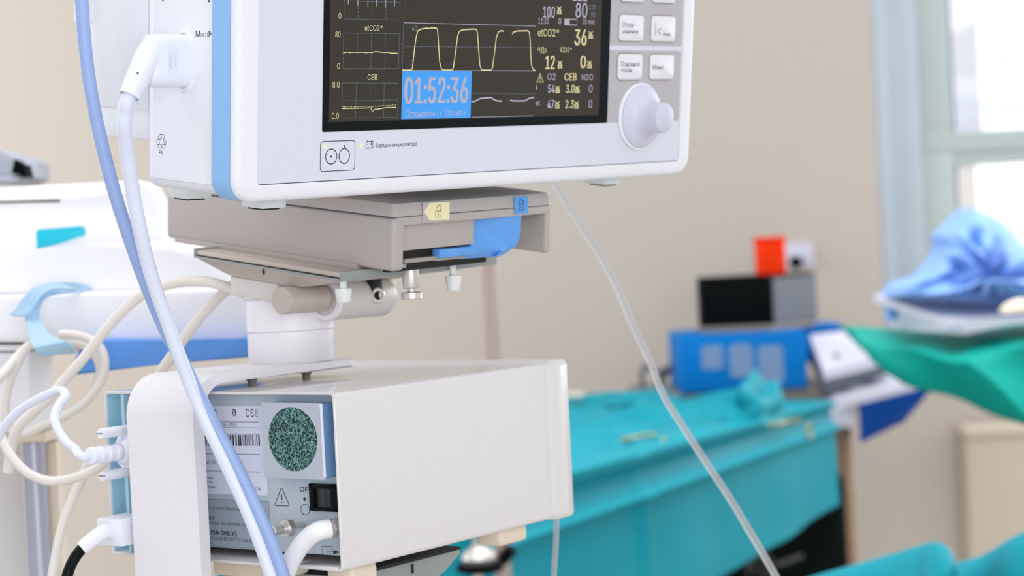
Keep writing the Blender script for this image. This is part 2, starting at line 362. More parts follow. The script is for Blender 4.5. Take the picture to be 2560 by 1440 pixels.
bm = B(); box(bm, 0.005, 0.14, 0.069, 0.1125, 0.0235, 0.04, bev=0.0012); box(bm, 0.004, 0.14, 0.069, 0.1178, 0.0372, H_ - 0.004, bev=0.0012)
md = part(mon, 'rear_module', bm, WHITE)
bm = B(); z = SIDE.uv(226, 57)[1]; box(bm, 0.0033, 0.01, 0.1105, 0.125, z, H_ - 0.02, bev=0.0004); part(mon, 'slot_cover', bm, WHITE)
# front panel, seam, screen
bm = B(); box(bm, iu0 + 0.0001, iu1 - 0.0003, 0.00025, 0.0016, iv0 + 0.0004, H_ - 0.0083); part(mon, 'front_panel', bm, PANELW)
bm = B(); box(bm, iu0, iu1, 0.0006, 0.0012, iv0 - 0.0001, iv0 + 0.0004); part(mon, 'panel_seam', bm, INKG)
su0, sv0 = FRONT.uv(806, 330); su1 = FRONT.uv(1518, 305)[0]
bm = B(); prism(bm, rrect(su0, su1, sv0, H_ - 0.012, 0.001), 0.00005, 0.001, lambda a, c, d: Vector((a, d, c))); part(mon, 'screen_surround', bm, BLACK)
au0, av0 = FRONT.uv(822, 305.5); au1 = FRONT.uv(1496, 289)[0]; AV1 = H_ - 0.02
bm = B(); flat(bm, [FRONT.to(a, c, 0.00001) for a, c in ((au0, av0), (au1, av0), (au1, AV1), (au0, AV1))]); scr = part(mon, 'screen', bm, SCREEN)
z2 = lambda x, y: FRONT.uv(780 + x / 4.2345, y / 4.2345)
def z2p(x, y): return (780 + x / 4.2345, y / 4.2345)
LW = 0.00042
by, bl_, bd = B(), B(), B(); yl, yt, rl_l, rd = B(), B(), B(), B()
def lines(bm, pts, wd=LW, off=0.00006): strip(bm, FRONT, [z2(*p) for p in pts], wd, off)
# trend boxes of dotted lines
def dots(bm, p, q, step=0.0006, wd=0.00026):
    P = Vector(z2(*p)); Q = Vector(z2(*q)); n = max(2, int((Q - P).length / step))
    for k in range(n): strip(bm, FRONT, [P.lerp(Q, k / n), P.lerp(Q, (k + 0.5) / n)], wd, 0.00006)
for tl, tr, bl2, br, mid in (((333, 350), (925, 357), (326, 728), (915, 728), None), ((322, 877), (910, 880), (313, 1250), (905, 1242), ((318, 1067), (905, 1057))), ((342, -330), (935, -310), (338, 200), (930, 212), ((340, 8), (930, 25)))):
    g_ = B(); dots(g_, tl, tr); dots(g_, bl2, br)
    if mid: dots(g_, *mid)
    for k in range(5):
        q = k / 4; dots(g_, (tl[0] + (tr[0] - tl[0]) * q, tl[1] + (tr[1] - tl[1]) * q), (bl2[0] + (br[0] - bl2[0]) * q, bl2[1] + (br[1] - bl2[1]) * q))
    part(mon, 'trend_grid', g_, DIM, scr)
lines(rl_l, [(326, 728), (915, 728)], 0.00026)
dots(bd, (985, -300), (975, 0), wd=0.0003); dots(bd, (975, 0), (955, 745), wd=0.0003); lines(rl_l, [(970, 240), (2370, 275)], 0.00026); lines(rl_l, [(955, 745), (2365, 750)], 0.0003)
for y0, y1, xa, xb in ((492, 505, 970, 2370), (988, 995, 1690, 2360)):
    n = 90
    for k in range(n):
        xx = xa + (xb - xa) * k / n; yy = y0 + (y1 - y0) * k / n; lines(bd, [(xx, yy), (xx + (xb - xa) / n * 0.45, yy)], 0.0003)
lines(rl_l, [(1690, 1240), (2340, 1225)], 0.00022)
for x, d in ((382, 45), (483, 60), (590, 70), (678, 75), (775, 85), (872, 68)): lines(rl_l, [(x + 4, -80), (x, d)], 0.0004)
lines(yt, [(330, 558), (385, 550), (395, 560), (410, 553), (560, 553), (572, 562), (585, 553), (640, 555), (655, 547), (715, 547), (725, 553), (820, 555), (830, 562), (905, 563)])
part(mon, 'trend_curve', yt, YEL, scr); yt = B()
lines(yt, [(318, 1150), (600, 1143), (622, 1145), (637, 1188), (655, 1160), (700, 1155), (780, 1140), (890, 1137)])
for k in range(38):
    x = 322 + k * 15; y = 1133 - (x - 320) * 0.025 + (6 if 600 < x < 640 else 0) + random.uniform(-4, 4) - max(0, (x - 700)) * 0.05; lines(yt, [(x, y), (x + 9, y + random.uniform(-3, 3))], 0.00032)
W1 = [(955, 742), (1050, 742), (1062, 720), (1085, 500), (1105, 370), (1120, 325), (1150, 310), (1210, 298), (1240, 303), (1260, 295), (1315, 297), (1328, 320), (1340, 500), (1350, 660), (1370, 730), (1400, 742), (1480, 742), (1495, 720), (1520, 540), (1540, 380), (1560, 330), (1600, 315), (1700, 308), (1740, 312), (1750, 350), (1762, 520), (1775, 690), (1795, 742), (1895, 742), (1910, 715), (1930, 560), (1950, 400), (1970, 340), (2000, 325), (2030, 332)]
W2 = [(2118, 362), (2130, 340), (2170, 328), (2280, 325), (2300, 340), (2308, 420), (2315, 600), (2322, 690), (2340, 735), (2362, 748)]
bw = B()
lines(bw, W1, 0.0006, 0.0001); lines(bw, W2, 0.0006, 0.0001)
bw2 = B(); lines(bw2, [(1685, 1075), (1720, 1072), (1780, 1042), (1890, 1032), (1920, 1050), (1955, 1068), (2010, 1070)], 0.0007, 0.0001); lines(bw2, [(2095, 1060), (2130, 1068), (2250, 1068), (2300, 1040), (2350, 1030)], 0.0007, 0.0001)
def wr2(bm, s, x0, y0, x1, y1, off=0.00008, bold=0.0):
    a = z2p(x0, y0); c = z2p(x1, y1); writepx(bm, s, FRONT, a[0], a[1], c[0], c[1], off, bold)
for s, q in (('0', (280, 135, 308, 200)),): wr2(yl, s, *q)
for s, q in (('etCO2*', (558, 265, 745, 327)), ('80', (245, 333, 300, 395)), ('0', (265, 668, 295, 730)), ('CEB', (587, 787, 690, 848)), ('8.0', (217, 862, 290, 927)), ('0.0', (208, 1195, 283, 1258))): wr2(yl, s, *q)
for s, q in (('40', (1057, 272, 1110, 325)), ('0', (1045, 635, 1070, 697))): wr2(rd, s, *q)
def z3(x, y): return (1300 + x / 3.6, y / 3.6)
def wr3(bm, s, x0, y0, x1, y1, bold=0.0):
    a = z3(x0, y0); c = z3(x1, y1); writepx(bm, s, FRONT, a[0], a[1], c[0], c[1], 0.00008, bold)
def bell(bm, x0, y0, x1, y1):
    f = lambda a, c: FRONT.uv(*z3(x0 + (x1 - x0) * a, y0 + (y1 - y0) * c))
    strip(bm, FRONT, [f(*p) for p in ((0.05, 0.95), (0.95, 0.95))], 0.0006, 0.00008); strip(bm, FRONT, [f(*p) for p in ((0.2, 0.9), (0.25, 0.45), (0.5, 0.25), (0.75, 0.45), (0.8, 0.9))], 0.0005, 0.00008)
    strip(bm, FRONT, [f(*p) for p in ((0.05, 0.1), (0.95, 0.7))], 0.0004, 0.00008); strip(bm, FRONT, [f(*p) for p in ((0.95, 0.1), (0.05, 0.7))], 0.0004, 0.00008); strip(bm, FRONT, [f(*p) for p in ((0.25, 0.7), (0.75, 0.7))], 0.0005, 0.00008)
for s, q, bo in (('100', (207, 58, 313, 160), .012), ('80', (500, 25, 605, 160), .012), ('121', (475, -110, 605, 10), .012), ('11:30', (165, 160, 258, 217), 0), ('0', (345, 165, 370, 217), 0), ('10 min', (560, 170, 668, 220), 0), ('GAP', None, 0), ('O2', (247, 660, 320, 722), 0), ('N2O', (556, 668, 655, 722), 0), ('i', (143, 765, 155, 808), 0), ('54', (250, 762, 312, 835), .012), ('0', (620, 762, 652, 832), 0), ('et', (140, 907, 178, 950), 0), ('47', (245, 900, 307, 975), .012), ('0', (617, 900, 648, 972), 0)):
    if q is None: vit = bl_; bl_ = B(); continue
    wr3(bl_, s, *q, bold=bo)
for s, q in (('110', (622, 42, 680, 85)), ('90', (638, 108, 675, 160))): wr3(rd, s, *q)
for s, q, bo in (('etCO2*', (160, 260, 350, 328), 0), ('36', (490, 265, 600, 410), .02), ('ЧДх', (158, 425, 240, 482), 0), ('iCO2*', (360, 425, 465, 470), 0), ('12', (228, 500, 312, 622), .02), ('0', (543, 500, 592, 612), .02), ('CEB', (400, 660, 508, 725), .01), ('3.0', (412, 762, 490, 835), .01), ('2.3', (408, 900, 483, 975), .01)): wr3(by, s, *q, bold=bo)
for q in ((330, 50, 375, 125), (612, 275, 658, 345), (335, 540, 382, 612), (600, 540, 648, 610), (315, 765, 360, 835), (492, 765, 538, 835), (312, 905, 357, 975), (485, 905, 530, 975)): bell(by, *q)
strip(by, FRONT, [FRONT.uv(*z3(*p)) for p in ((180, 662), (210, 738), (150, 738))], 0.0006, 0.00008, True); wr3(by, '!', 176, 685, 184, 730)
strip(vit, FRONT, [FRONT.uv(*z3(*p)) for p in ((400, 172), (515, 176), (512, 226), (398, 222))], 0.0005, 0.00008, True)
flat(vit, [FRONT.to(*FRONT.uv(*z3(*p)), 0.00008) for p in ((400, 174), (445, 175), (445, 222), (400, 222))])
part(mon, 'value_readout', by, YEL, scr, label='yellow value readout'); part(mon, 'value_readout', bl_, LAV, scr, label='lavender gas value readout'); part(mon, 'value_readout', vit, LAV, scr, label='lavender saturation and pressure readout'); part(mon, 'dotted_line', bd, DIM, scr); part(mon, 'trend_curve', yt, YEL, scr); part(mon, 'trend_scale', yl, YEL, scr); part(mon, 'channel_line', rl_l, LAV, scr); part(mon, 'dim_readout', rd, DIM, scr)
part(mon, 'waveform', bw, YEL, scr, label='pale yellow breathing curve'); part(mon, 'waveform', bw2, LAV, scr, label='lavender lower curve')
bm = B(); flat(bm, [FRONT.to(*z2(*p), 0.00012) for p in ((955, 752), (1690, 752), (1676, 1248), (942, 1260))]); part(mon, 'timer_box', bm, TIMERB, scr)
bm = B(); wr2(bm, '01:52:36', 975, 815, 1648, 1095, 0.0002, 0.04); wr2(bm, 'Остановить-> `Отсчет+`', 988, 1158, 1640, 1235, 0.0002); part(mon, 'timer_digits', bm, LAV, scr)
# keypad
z4 = lambda x, y: (1500 + x / 7.2, y / 7.2)
pu0 = FRONT.uv(1519, 200)[0]; pu1 = FRONT.uv(1703, 150)[0]; pv0 = FRONT.uv(1600, 304)[1]; pvm = FRONT.uv(1615, 120.5)[1]
bm = B()
for v0, v1 in ((pv0, pvm - 0.0012), (pvm + 0.0012, H_ - 0.012)): prism(bm, rrect(pu0, pu1, v0, v1, 0.0012), 0.0001, 0.001, lambda a, c, d: Vector((a, d, c)))
kp = part(mon, 'keypad_panel', bm, KEYGREY)
KT = {0: (('Отсое-', (380, 395, 615, 495)), ('динение', (378, 545, 665, 615))), 1: (('Меню', (1115, 585, 1255, 645)),), 2: (('Основной', (355, 1100, 690, 1195)), ('экран', (350, 1240, 545, 1318))), 3: (('Меню', (925, 1165, 1115, 1250)),)}
for k, q in enumerate(((340, 270, 770, 740), (915, 292, 1338, 748), (315, 972, 745, 1432), (890, 982, 1312, 1428), (375, -430, 785, 35), (940, -415, 1348, 52))):
    xm = (q[0] + q[2]) / 2; ym = (q[1] + q[3]) / 2
    u0 = FRONT.uv(*z4(q[0], ym))[0]; u1 = FRONT.uv(*z4(q[2], ym))[0]; v0 = FRONT.uv(*z4(xm, q[3]))[1]; v1 = FRONT.uv(*z4(xm, q[1]))[1]
    bm = B(); f = lambda i, y: [Vector((a, y, c)) for a, c in rrect(u0 + i, u1 - i, v0 + i, v1 - i, 0.0022)]
    loft(bm, [f(0, 0.0002), f(0, -0.0006), f(0.0004, -0.0009)]); ky = part(mon, 'key', bm, KEY)
    if k in KT:
        bm = B()
        for s, r in KT[k]: a = z4(r[0], r[1]); c = z4(r[2], r[3]); writepx(bm, s, FRONT, *a, *c, 0.00098)
        if k == 1:
            strip(bm, FRONT, [FRONT.uv(*z4(*p)) for p in ((978, 400), (972, 645))], 0.0004, 0.00098); strip(bm, FRONT, [FRONT.uv(*z4(*p)) for p in ((1072, 505), (1012, 558), (1068, 615))], 0.0005, 0.00098)
        part(mon, 'key_legend', bm, INKG, ky)
    bm = B(); strip(bm, FRONT, rrect(u0 - 0.0003, u1 + 0.0003, v0 - 0.0003, v1 + 0.0003, 0.0025), 0.0005, -0.00008, True); part(mon, 'key_rim', bm, GREYT, ky)
# rotary knob
ku, kv = FRONT.uv(1598, 291); kc = (ku, 0.0, kv)
bm = B(); lathe(bm, kc, (0, -1, 0), [(0, 0.0182), (0.0012, 0.0182), (0.0016, 0.0178), (0.0016, 0.0172), (0.0012, 0.0172)], 48); kr = part(mon, 'knob_ring', bm, WHITE)
bm = B(); lathe(bm, kc, (0, -1, 0), [(0.001, 0.0170), (0.0022, 0.0170), (0.003, 0.0164), (0.0036, 0.0150), (0.0046, 0.0128), (0.006, 0.0108), (0.008, 0.0094), (0.011, 0.0086), (0.0165, 0.0081), (0.0175, 0.0078), (0.0180, 0.0070)], 48); part(mon, 'rotary_knob', bm, KNOBM)
# power legend
z5 = lambda x, y: FRONT.uv(780 + x / 8, 300 + y / 8)
bm = B(); q0 = z5(180, 430); off = -0.0002
a = z5(172, 720)[0]; c = z5(865, 700)[0]; v1 = z5(520, 422)[1]; v0 = z5(520, 1018)[1]
strip(bm, FRONT, rrect(a, c, v0, v1, 0.0017), 0.00032, off, True)
for cx, cy, ru_, rv_ in ((392, 730, 112, 150), (652, 720, 104, 150)):
    cc = z5(cx, cy); rv = abs(z5(cx, cy - rv_)[1] - cc[1]); strip(bm, FRONT, circ(cc, rv, abs(z5(cx + ru_, cy)[0] - cc[0])), 0.00042, off, True)
for cx, cy in ((388, 733), (658, 527)): disc(bm, FRONT, z5(cx, cy), 0.0005, off, 0.00048)
strip(bm, FRONT, [z5(*p) for p in ((1088, 440), (1226, 432), (1222, 556), (1084, 562))], 0.0005, off, True)
for x in (1110, 1190): strip(bm, FRONT, [z5(x, 430), z5(x + 22, 429)], 0.0008, off)
disc(bm, FRONT, z5(1118, 483), 0.0003, off); disc(bm, FRONT, z5(1193, 480), 0.0005, off)
writepx(bm, 'Зарядка аккумулятора', FRONT, 780 + 1275 / 8, 300 + 450 / 8, 780 + 2108 / 8, 300 + 552 / 8, off); part(mon, 'power_legend', bm, INK)
for cx, cy in ((263, 530), (997, 505)): bm = B(); disc(bm, FRONT, z5(cx, cy), 0.00095, off + 0.00004, 0.0009); part(mon, 'indicator_light', bm, LED)
# side legend + recycling mark
bm = B(); zs = lambda x, y: (180 + x / 5.539, y / 5.539); off = 0.0004
for s, q in (('M', (1722, 425, 1782, 508)), ('ULTI', (1793, 455, 1893, 511)), ('N', (1903, 430, 1965, 512))): a = zs(q[0], q[1]); c = zs(q[2], q[3]); writepx(bm, s, SIDE, *a, *c, off)
part(mon, 'socket_legend', bm, INK); bm = B()
for x, y in ((1267, 2), (1906, 14)): bm = B(); disc(bm, SIDE, SIDE.uv(*zs(x, y)), 0.0006, off, 0.0005); part(mon, 'panel_mark', bm, INK)
bm = B()
zr = lambda x, y: SIDE.uv(340 + x / 6, 320 + y / 6)
for P in ([(365, 92), (343, 140), (350, 160), (372, 172), (392, 120), (380, 95)], [(365, 92), (420, 95), (437, 118), (432, 165), (392, 152), (380, 95)], [(318, 178), (355, 168), (362, 235), (335, 250), (320, 215)], [(335, 250), (378, 245), (390, 275), (380, 302), (348, 298)], [(425, 190), (445, 172), (462, 215), (455, 250), (435, 235)], [(455, 250), (405, 245), (388, 275), (415, 312), (440, 290)]): strip(bm, SIDE, [zr(*p) for p in P], 0.00022, off, True)
writepx(bm, 'Pb', SIDE, 340 + 362 / 6, 320 + 335 / 6, 340 + 412 / 6, 320 + 388 / 6, off); part(mon, 'recycling_mark', bm, INK)
# socket ring
sc = SIDE.uv(463, 152); pc = SIDE.to(*sc)
bm = B(); st = lambda e, x: [Vector((x, -a, c)) for a, c in rrect(sc[0] - 0.0053 - e, sc[0] + 0.0053 + e, sc[1] - 0.0138 - e, sc[1] + 0.0138 + e, 0.0058, 10)]
loft(bm, [st(0.0004, 0.0026), st(0.0004, 0.0018), st(-0.0002, 0.0012), st(-0.0014, 0.0012), st(-0.0016, 0.0026)], False, False); part(mon, 'socket_ring', bm, WHITE)
# feet
for u, y in ((0.0296, 0.0174), (0.0295, 0.0715), (0.2755, 0.0175)):
    bm = B(); box(bm, u, u + 0.0145, y, y + 0.0145, -0.0052, 0.0028, bev=0.0004); ft = part(mon, 'foot', bm, FOOT)
    bm = B(); box(bm, u + 0.0012, u + 0.0115, y + 0.0012, y + 0.0115, -0.0060, -0.0050, bev=0.0001, seg=1); part(mon, 'foot_pad', bm, BLACKR, ft)

# ================================================================== CABLE PLUGGED IN THE MONITOR
pz_ = SIDE.uv(463, 152)[1]; ph_ = 0.0056; py_ = 0.0329 + ph_
MIDP = Plane(MON, 1, py_, (1, 0, 0), (0, 0, 1), (0, -1, 0)); SP = Plane(MON, 1, py_ - ph_, (1, 0, 0), (0, 0, 1), (0, -1, 0))
xe = SP.uv(389, 152)[0]
cb = thing('monitor_cable', 'thick white cable with an angled plug in the monitor side', 'cable', MON, (-0.02, py_, pz_))
def pl(x, hy, hz, r, dy=0, dz=0): return [Vector((x, py_ + dy + a, pz_ + dz + c)) for a, c in rrect(-hy, hy, -hz, hz, r, 8)]
bm = B(); loft(bm, [pl(0.0035, ph_ - 0.0006, 0.0115, 0.004), pl(0.0012, ph_ - 0.0002, 0.0118, 0.0048), pl(xe * 0.5, ph_, 0.0118, 0.005), pl(xe + 0.0016, ph_, 0.0115, 0.0051), pl(xe + 0.0004, ph_ - 0.0004, 0.0112, 0.0048), pl(xe - 0.0004, ph_ - 0.0014, 0.0102, 0.0040)])
e0 = MIDP.px(372, 138); e1 = MIDP.px(324, 240)
pb_ = part(cb, 'plug', bm, PLUGW)
d = e1 - e0; L = d.length
bm = B(); lathe(bm, e0, d, [(-0.0085, 0.0015), (-0.0065, 0.0040), (-0.003, 0.0054), (0.001, 0.0059), (0.005, 0.0058), (L * 0.6, 0.0053), (L * 0.9, 0.0049), (L, 0.0048), (L + 0.0003, 0.0044), (L - 0.003, 0.0038)], 32); sl = part(cb, 'strain_relief', bm, PLUGW)
bm = B(); disc(bm, SP, SP.uv(343, 183), 0.00055, 0.0004); part(cb, 'strain_relief_hole', bm, INKG, sl)
bm = B()
for pth in ([(422, 121), (443, 121), (443, 186), (422, 186)], ): strip(bm, SP, [SP.uv(*p) for p in pth], 0.0001, 0.00035, True)
writepx(bm, 'input', SP, 423, 135, 431, 172, 0.00035, rot=True)
for k in range(9): strip(bm, SP, [SP.uv(434, 125 + k * 5), SP.uv(441, 126 + k * 5)], 0.00016, 0.00035)
part(cb, 'moulded_mark', bm, mat('moulded_relief', (206, 210, 228), 0.5), pb_)
eW = MON @ (e1 - d.normalized() * 0.004); eX = MON @ (e1 + d.normalized() * 0.003)
bm = B(); dc = (RWC.transposed() @ (eW - CAM)).z
tube(bm, [eW, eX, pt(313, 285, dc), pt(311, 310, dc + .001), pt(312, 340, dc + .004), pt(320, 400, dc + .010), pt(332, 480, dc + .016), pt(349, 570, dc + .022), pt(370, 660, dc + .03), pt(393, 735, dc + .036), pt(420, 810, dc + .042), pt(450, 895, dc + .047), pt(487, 990, dc + .052), pt(530, 1085, dc + .054), pt(575, 1180, dc + .055), pt(622, 1285, dc + .056), pt(662, 1390, dc + .056), pt(700, 1510, dc + .056), pt(740, 1650, dc + .056)], 0.00325, 8, 20)
part(cb, 'cable_sheath', bm, HOSEW, src=WORLD)

bm = B(); tube(bm, [pt(196, -160, .852), pt(201, -60, .852), pt(205, 20, .853), pt(212, 110, .854), pt(223, 200, .855), pt(239, 290, .856), pt(262, 390, .858), pt(289, 490, .861), pt(318, 580, .864), pt(350, 670, .868), pt(383, 755, .872), pt(420, 840, .876), pt(457, 905, .879), pt(494, 980, .881), pt(535, 1060, .882), pt(583, 1150, .883), pt(632, 1250, .883), pt(676, 1350, .883), pt(712, 1450, .883), pt(760, 1600, .883)], 0.00305, 8, 20)
single('hose', 'smooth blue-grey hose hanging left of the white plug, crossing behind the white cable', 'hose', bm, HOSEB, WORLD, pt(250, 330, .857))

# ================================================================== DOCK
dk = thing('docking_station', 'warm grey docking base under the monitor with lock labels and blue lever', 'dock', MON, (0.17, 0.1, -0.04))
du0, du1, dy0, dy1 = 0.1115, 0.2300, 0.0153, 0.1945
bm = B()
f = lambda i, v, yi=0: [Vector((a, c, v)) for a, c in rrect(du0 + i, du1 - i, dy0 + yi, dy1 - i, 0.0035, 5)]
loft(bm, [f(0.0002, -0.0135, 0.0002), f(0.0006, -0.0095, 0.0004), f(0.0016, -0.0072, 0.0014), f(0.006, -0.0062, 0.010), f(0.012, -0.0058, 0.018)]); part(dk, 'upper_cover', bm, DOCKG)
bm = B(); prism(bm, rrect(du0 + 0.0004, du1 - 0.0004, dy0 + 0.0005, dy1 - 0.0004, 0.0035, 5), -0.0141, -0.0134, lambda a, c, d: Vector((a, c, d))); part(dk, 'seam', bm, INKG)
bm = B(); f = lambda i, v: [Vector((a, c, v)) for a, c in rrect(du0 + i, du1 - i, dy0 + i, dy1 - i, 0.0035, 5)]
# walls swept round three sides as a U in plan, with rounded lower edge
bv = 0.0012
box(bm, du0, du0 + 0.0082, dy0, dy1, -0.0405, -0.0139, bev=0.0022, seg=3); box(bm, du1 - 0.0048, du1, dy0, dy1 - 0.02, -0.0395, -0.0139, bev=0.0022, seg=3)
box(bm, du0 + 0.0025, du1 - 0.002, dy0 + 0.0001, dy0 + 0.004, -0.0180, -0.0139, bev=0.0004)
box(bm, du0 + 0.003, 0.1735, dy0 + 0.0042, 0.15, -0.0312, -0.0141, bev=0.0004)
box(bm, 0.17, du1 - 0.003, 0.034, dy1 - 0.003, -0.0312, -0.0141, bev=0.0004); box(bm, du0 + 0.003, du1 - 0.003, 0.14, dy1, -0.040, -0.0139, bev=0.002)
box(bm, 0.112, 0.222, 0.042, 0.188, -0.0424, -0.0385, bev=0.0006)
part(dk, 'body', bm, DOCKG)
bm = B(); box(bm, du0 + 0.0075, 0.19, 0.026, 0.03, -0.0425, -0.0309); part(dk, 'gap_shade', bm, BLACKR)  # black block standing for the shade inside the open gap
bm = B(); box(bm, 0.0979, 0.2090, 0.0385, 0.1510, -0.0446, -0.0422, bev=0.0003); part(dk, 'tongue_plate', bm, METALW)
bm = B()
for u0, u1, z, y in ((0.118, 0.130, -0.0396, 0.0245), (0.128, 0.150, -0.0372, 0.0235), (0.150, 0.172, -0.0376, 0.0235)): box(bm, u0, u1, y, y + 0.004, z - 0.0012, z + 0.0010, bev=0.0003)
part(dk, 'latch_plate', bm, DOCKD)
# lever: hooked blue handle
bm = B(); n = 14; loops = []
for k in range(n):
    q = k / (n - 1); v = -0.0180 - 0.0214 * q
    ur = 0.2066 - 0.0012 * q - 0.0105 * max(0, q - 0.45) ** 2 / 0.3; ul = 0.1742 - (0.0 if q < 0.62 else 0.006 * (q - 0.62) / 0.38)
    yf = 0.0162 + 0.0045 * max(0, q - 0.72) ** 1.5 / 0.148
    loops.append([Vector(p) for p in ((ul, yf + 0.0055, v), (ul + 0.004, yf + 0.0045, v), (0.193, yf + 0.002, v), (ur - 0.006, yf, v), (ur, yf + 0.0004, v), (ur, yf + 0.012, v), (ul, yf + 0.012, v))])
loft(bm, loops); box(bm, 0.150, 0.190, 0.021, 0.03, -0.0372, -0.0325, bev=0.0008); part(dk, 'release_lever', bm, LEVER, ang=35)
zd = lambda x, y: DOCKF.uv(1000 + x / 6, 460 + y / 6)
bm = B(); flat(bm, [DOCKF.to(*zd(*p), 0.00025) for p in ((335, 285), (740, 265), (735, 538), (338, 556))]); lb = part(dk, 'lock_label', bm, KEYGREY)
bm = B(); flat(bm, [DOCKF.to(*zd(*p), 0.00035) for p in ((350, 412), (440, 285), (738, 267), (732, 536), (440, 546))]); part(dk, 'label_arrow', bm, LABY, lb)
bm = B(); o_ = 0.00045
strip(bm, DOCKF, [zd(*p) for p in ((525, 405), (607, 400), (605, 495), (524, 498))], 0.0003, o_, True)
strip(bm, DOCKF, [zd(*p) for p in ((588, 402), (606, 368), (607, 340), (592, 320), (570, 320), (553, 338), (545, 366))], 0.0003, o_); strip(bm, DOCKF, [zd(565, 432), zd(564, 472)], 0.0004, o_); part(dk, 'open_lock_mark', bm, INK, lb)
bm = B(); flat(bm, [DOCKF.to(*zd(*p), 0.00025) for p in ((1705, 195), (1918, 182), (1918, 438), (1712, 452))]); lb = part(dk, 'lock_label', bm, LABB, label='blue closed lock label')
bm = B(); strip(bm, DOCKF, [zd(*p) for p in ((1782, 305), (1850, 300), (1848, 388), (1784, 395))], 0.0004, o_, True)
strip(bm, DOCKF, [zd(*p) for p in ((1790, 303), (1790, 262), (1800, 238), (1815, 229), (1832, 240), (1840, 262), (1842, 300))], 0.0004, o_); strip(bm, DOCKF, [zd(1815, 325), zd(1815, 365)], 0.0004, o_); part(dk, 'closed_lock_mark', bm, INK, lb)

# ================================================================== TILT MOUNT
mt = thing('swivel_mount', 'tilting metal swivel mount on a white column below the dock', 'mount', BOX, (0.0813, 0.099, 0.009))
bm = B(); box(bm, 0.0975, 0.2096, 0.0365, 0.1526, -0.0464, -0.0453, bev=0.0003)
box(bm, 0.0975, 0.2096, 0.0358, 0.0380, -0.0463, -0.0414, bev=0.0004); box(bm, 0.0975, 0.2096, 0.1512, 0.1528, -0.0464, -0.0415, bev=0.0004); box(bm, 0.0975, 0.2096, 0.1500, 0.1528, -0.0424, -0.0413, bev=0.0003)
part(mt, 'mount_plate', bm, METAL, src=MON)
bm = B(); box(bm, 0.0980, 0.208, 0.0378, 0.1512, -0.0454, -0.0445); part(mt, 'plate_gap', bm, BLACKR, src=MON)  # black filler, the shade between tongue and plate put into colour
bm = B(); q = lambda u0, u1, y0, y1, v: [Vector((a, c, v)) for a, c in rrect(u0, u1, y0, y1, 0.003, 4)]
loft(bm, [q(0.0978, 0.2088, 0.0385, 0.1522, -0.0462), q(0.0982, 0.2084, 0.039, 0.1518, -0.0468), q(0.0992, 0.2040, 0.064, 0.131, -0.0522), q(0.106, 0.192, 0.084, 0.129, -0.0558), q(0.112, 0.188, 0.086, 0.128, -0.0572)]); part(mt, 'pan', bm, METALW, src=MON)
LF = Plane(MON, 0, 0.0986, (0, -1, 0), (0, 0, 1), (-1, 0, 0)); c0 = LF.uv(660, 681); onpan = lambda a, v: Vector((0.0982 + (-0.0468 - v) * 0.185 - 0.0003, -a, v))
bm = B(); kh = [(-0.0005, 0.0024), (0.0005, 0.0024), (0.0005, 0.0010)] + [(0.0010 * sin(a), 0.0013 * cos(a)) for a in [radians(25 + 310 * k / 18) for k in range(19)]] + [(-0.0005, 0.0010)]
flat(bm, [onpan(c0[0] + a, c0[1] + c) for a, c in kh]); part(mt, 'keyhole', bm, BLACKR, src=MON)
bm = B(); box(bm, 0.1020, 0.165, 0.090, 0.1278, -0.0640, -0.0540, bev=0.0008); part(mt, 'neck_block', bm, CASTG, src=MON)
CX, CY = 0.0813, 0.0993
bm = B(); lathe(bm, (CX, CY, 0.009), (0, 0, 1), [(0, 0.0225), (0.0006, 0.0230), (0.0162, 0.0230), (0.0166, 0.0226)], 56); part(mt, 'lower_column', bm, CASTW)
bm = B(); lathe(bm, (CX, CY, 0.0256), (0, 0, 1), [(0, 0.0228), (0.0004, 0.0235), (0.0168, 0.0235), (0.0172, 0.0230)], 56); part(mt, 'upper_column', bm, CASTW)
bm = B(); lathe(bm, (CX, CY, 0.0428), (0, 0, 1), [(0, 0.0228), (0.0004, 0.0235), (0.0088, 0.0235), (0.0092, 0.0230)], 56); part(mt, 'column_head', bm, CASTW)
inv = BOX.inverted(); r0 = inv @ pt(704, 752, 0.955); RY, RZ = r0.y, r0.z
bm = B(); lathe(bm, r0, (1, 0, 0), [(0, 0.0066), (0.0006, 0.0070), (0.03, 0.0070)], 40); part(mt, 'tilt_rod', bm, METALW)
def onx(px_): # x where the rod axis crosses picture column px_
    a, c = 0.0, 0.2
    for _ in range(40):
        m_ = (a + c) / 2; p = RWC.transposed() @ ((BOX @ Vector((m_, RY, RZ))) - CAM); X = 1280 + FPX * p.x / p.z
        if X < px_: a = m_
        else: c = m_
    return m_
xa, xb = onx(812), onx(962)
bm = B(); lathe(bm, (xa, RY, RZ - 0.0012), (1, 0, 0), [(0, 0.0074), (0, 0.0104), (0.0008, 0.0108), (xb - xa - 0.004, 0.0108), (xb - xa, 0.0088)], 48); part(mt, 'tilt_clamp', bm, CASTG)
bm = B(); lathe(bm, (xa - 0.0006, RY, RZ - 0.0012), (1, 0, 0), [(0, 0.0082), (0, 0.0106), (0.0018, 0.0111), (0.0018, 0.0082)], 48, False, False); part(mt, 'clamp_rim', bm, CASTW)  # rim in paler enamel, the clamp's end highlight put into its colour
xs = onx(903)
bm = B(); box(bm, xs - 0.0035, xs + 0.0045, RY - 0.0112, RY, RZ - 0.0025, RZ + 0.0085, bev=0.0003); part(mt, 'clamp_slot', bm, BLACKR)
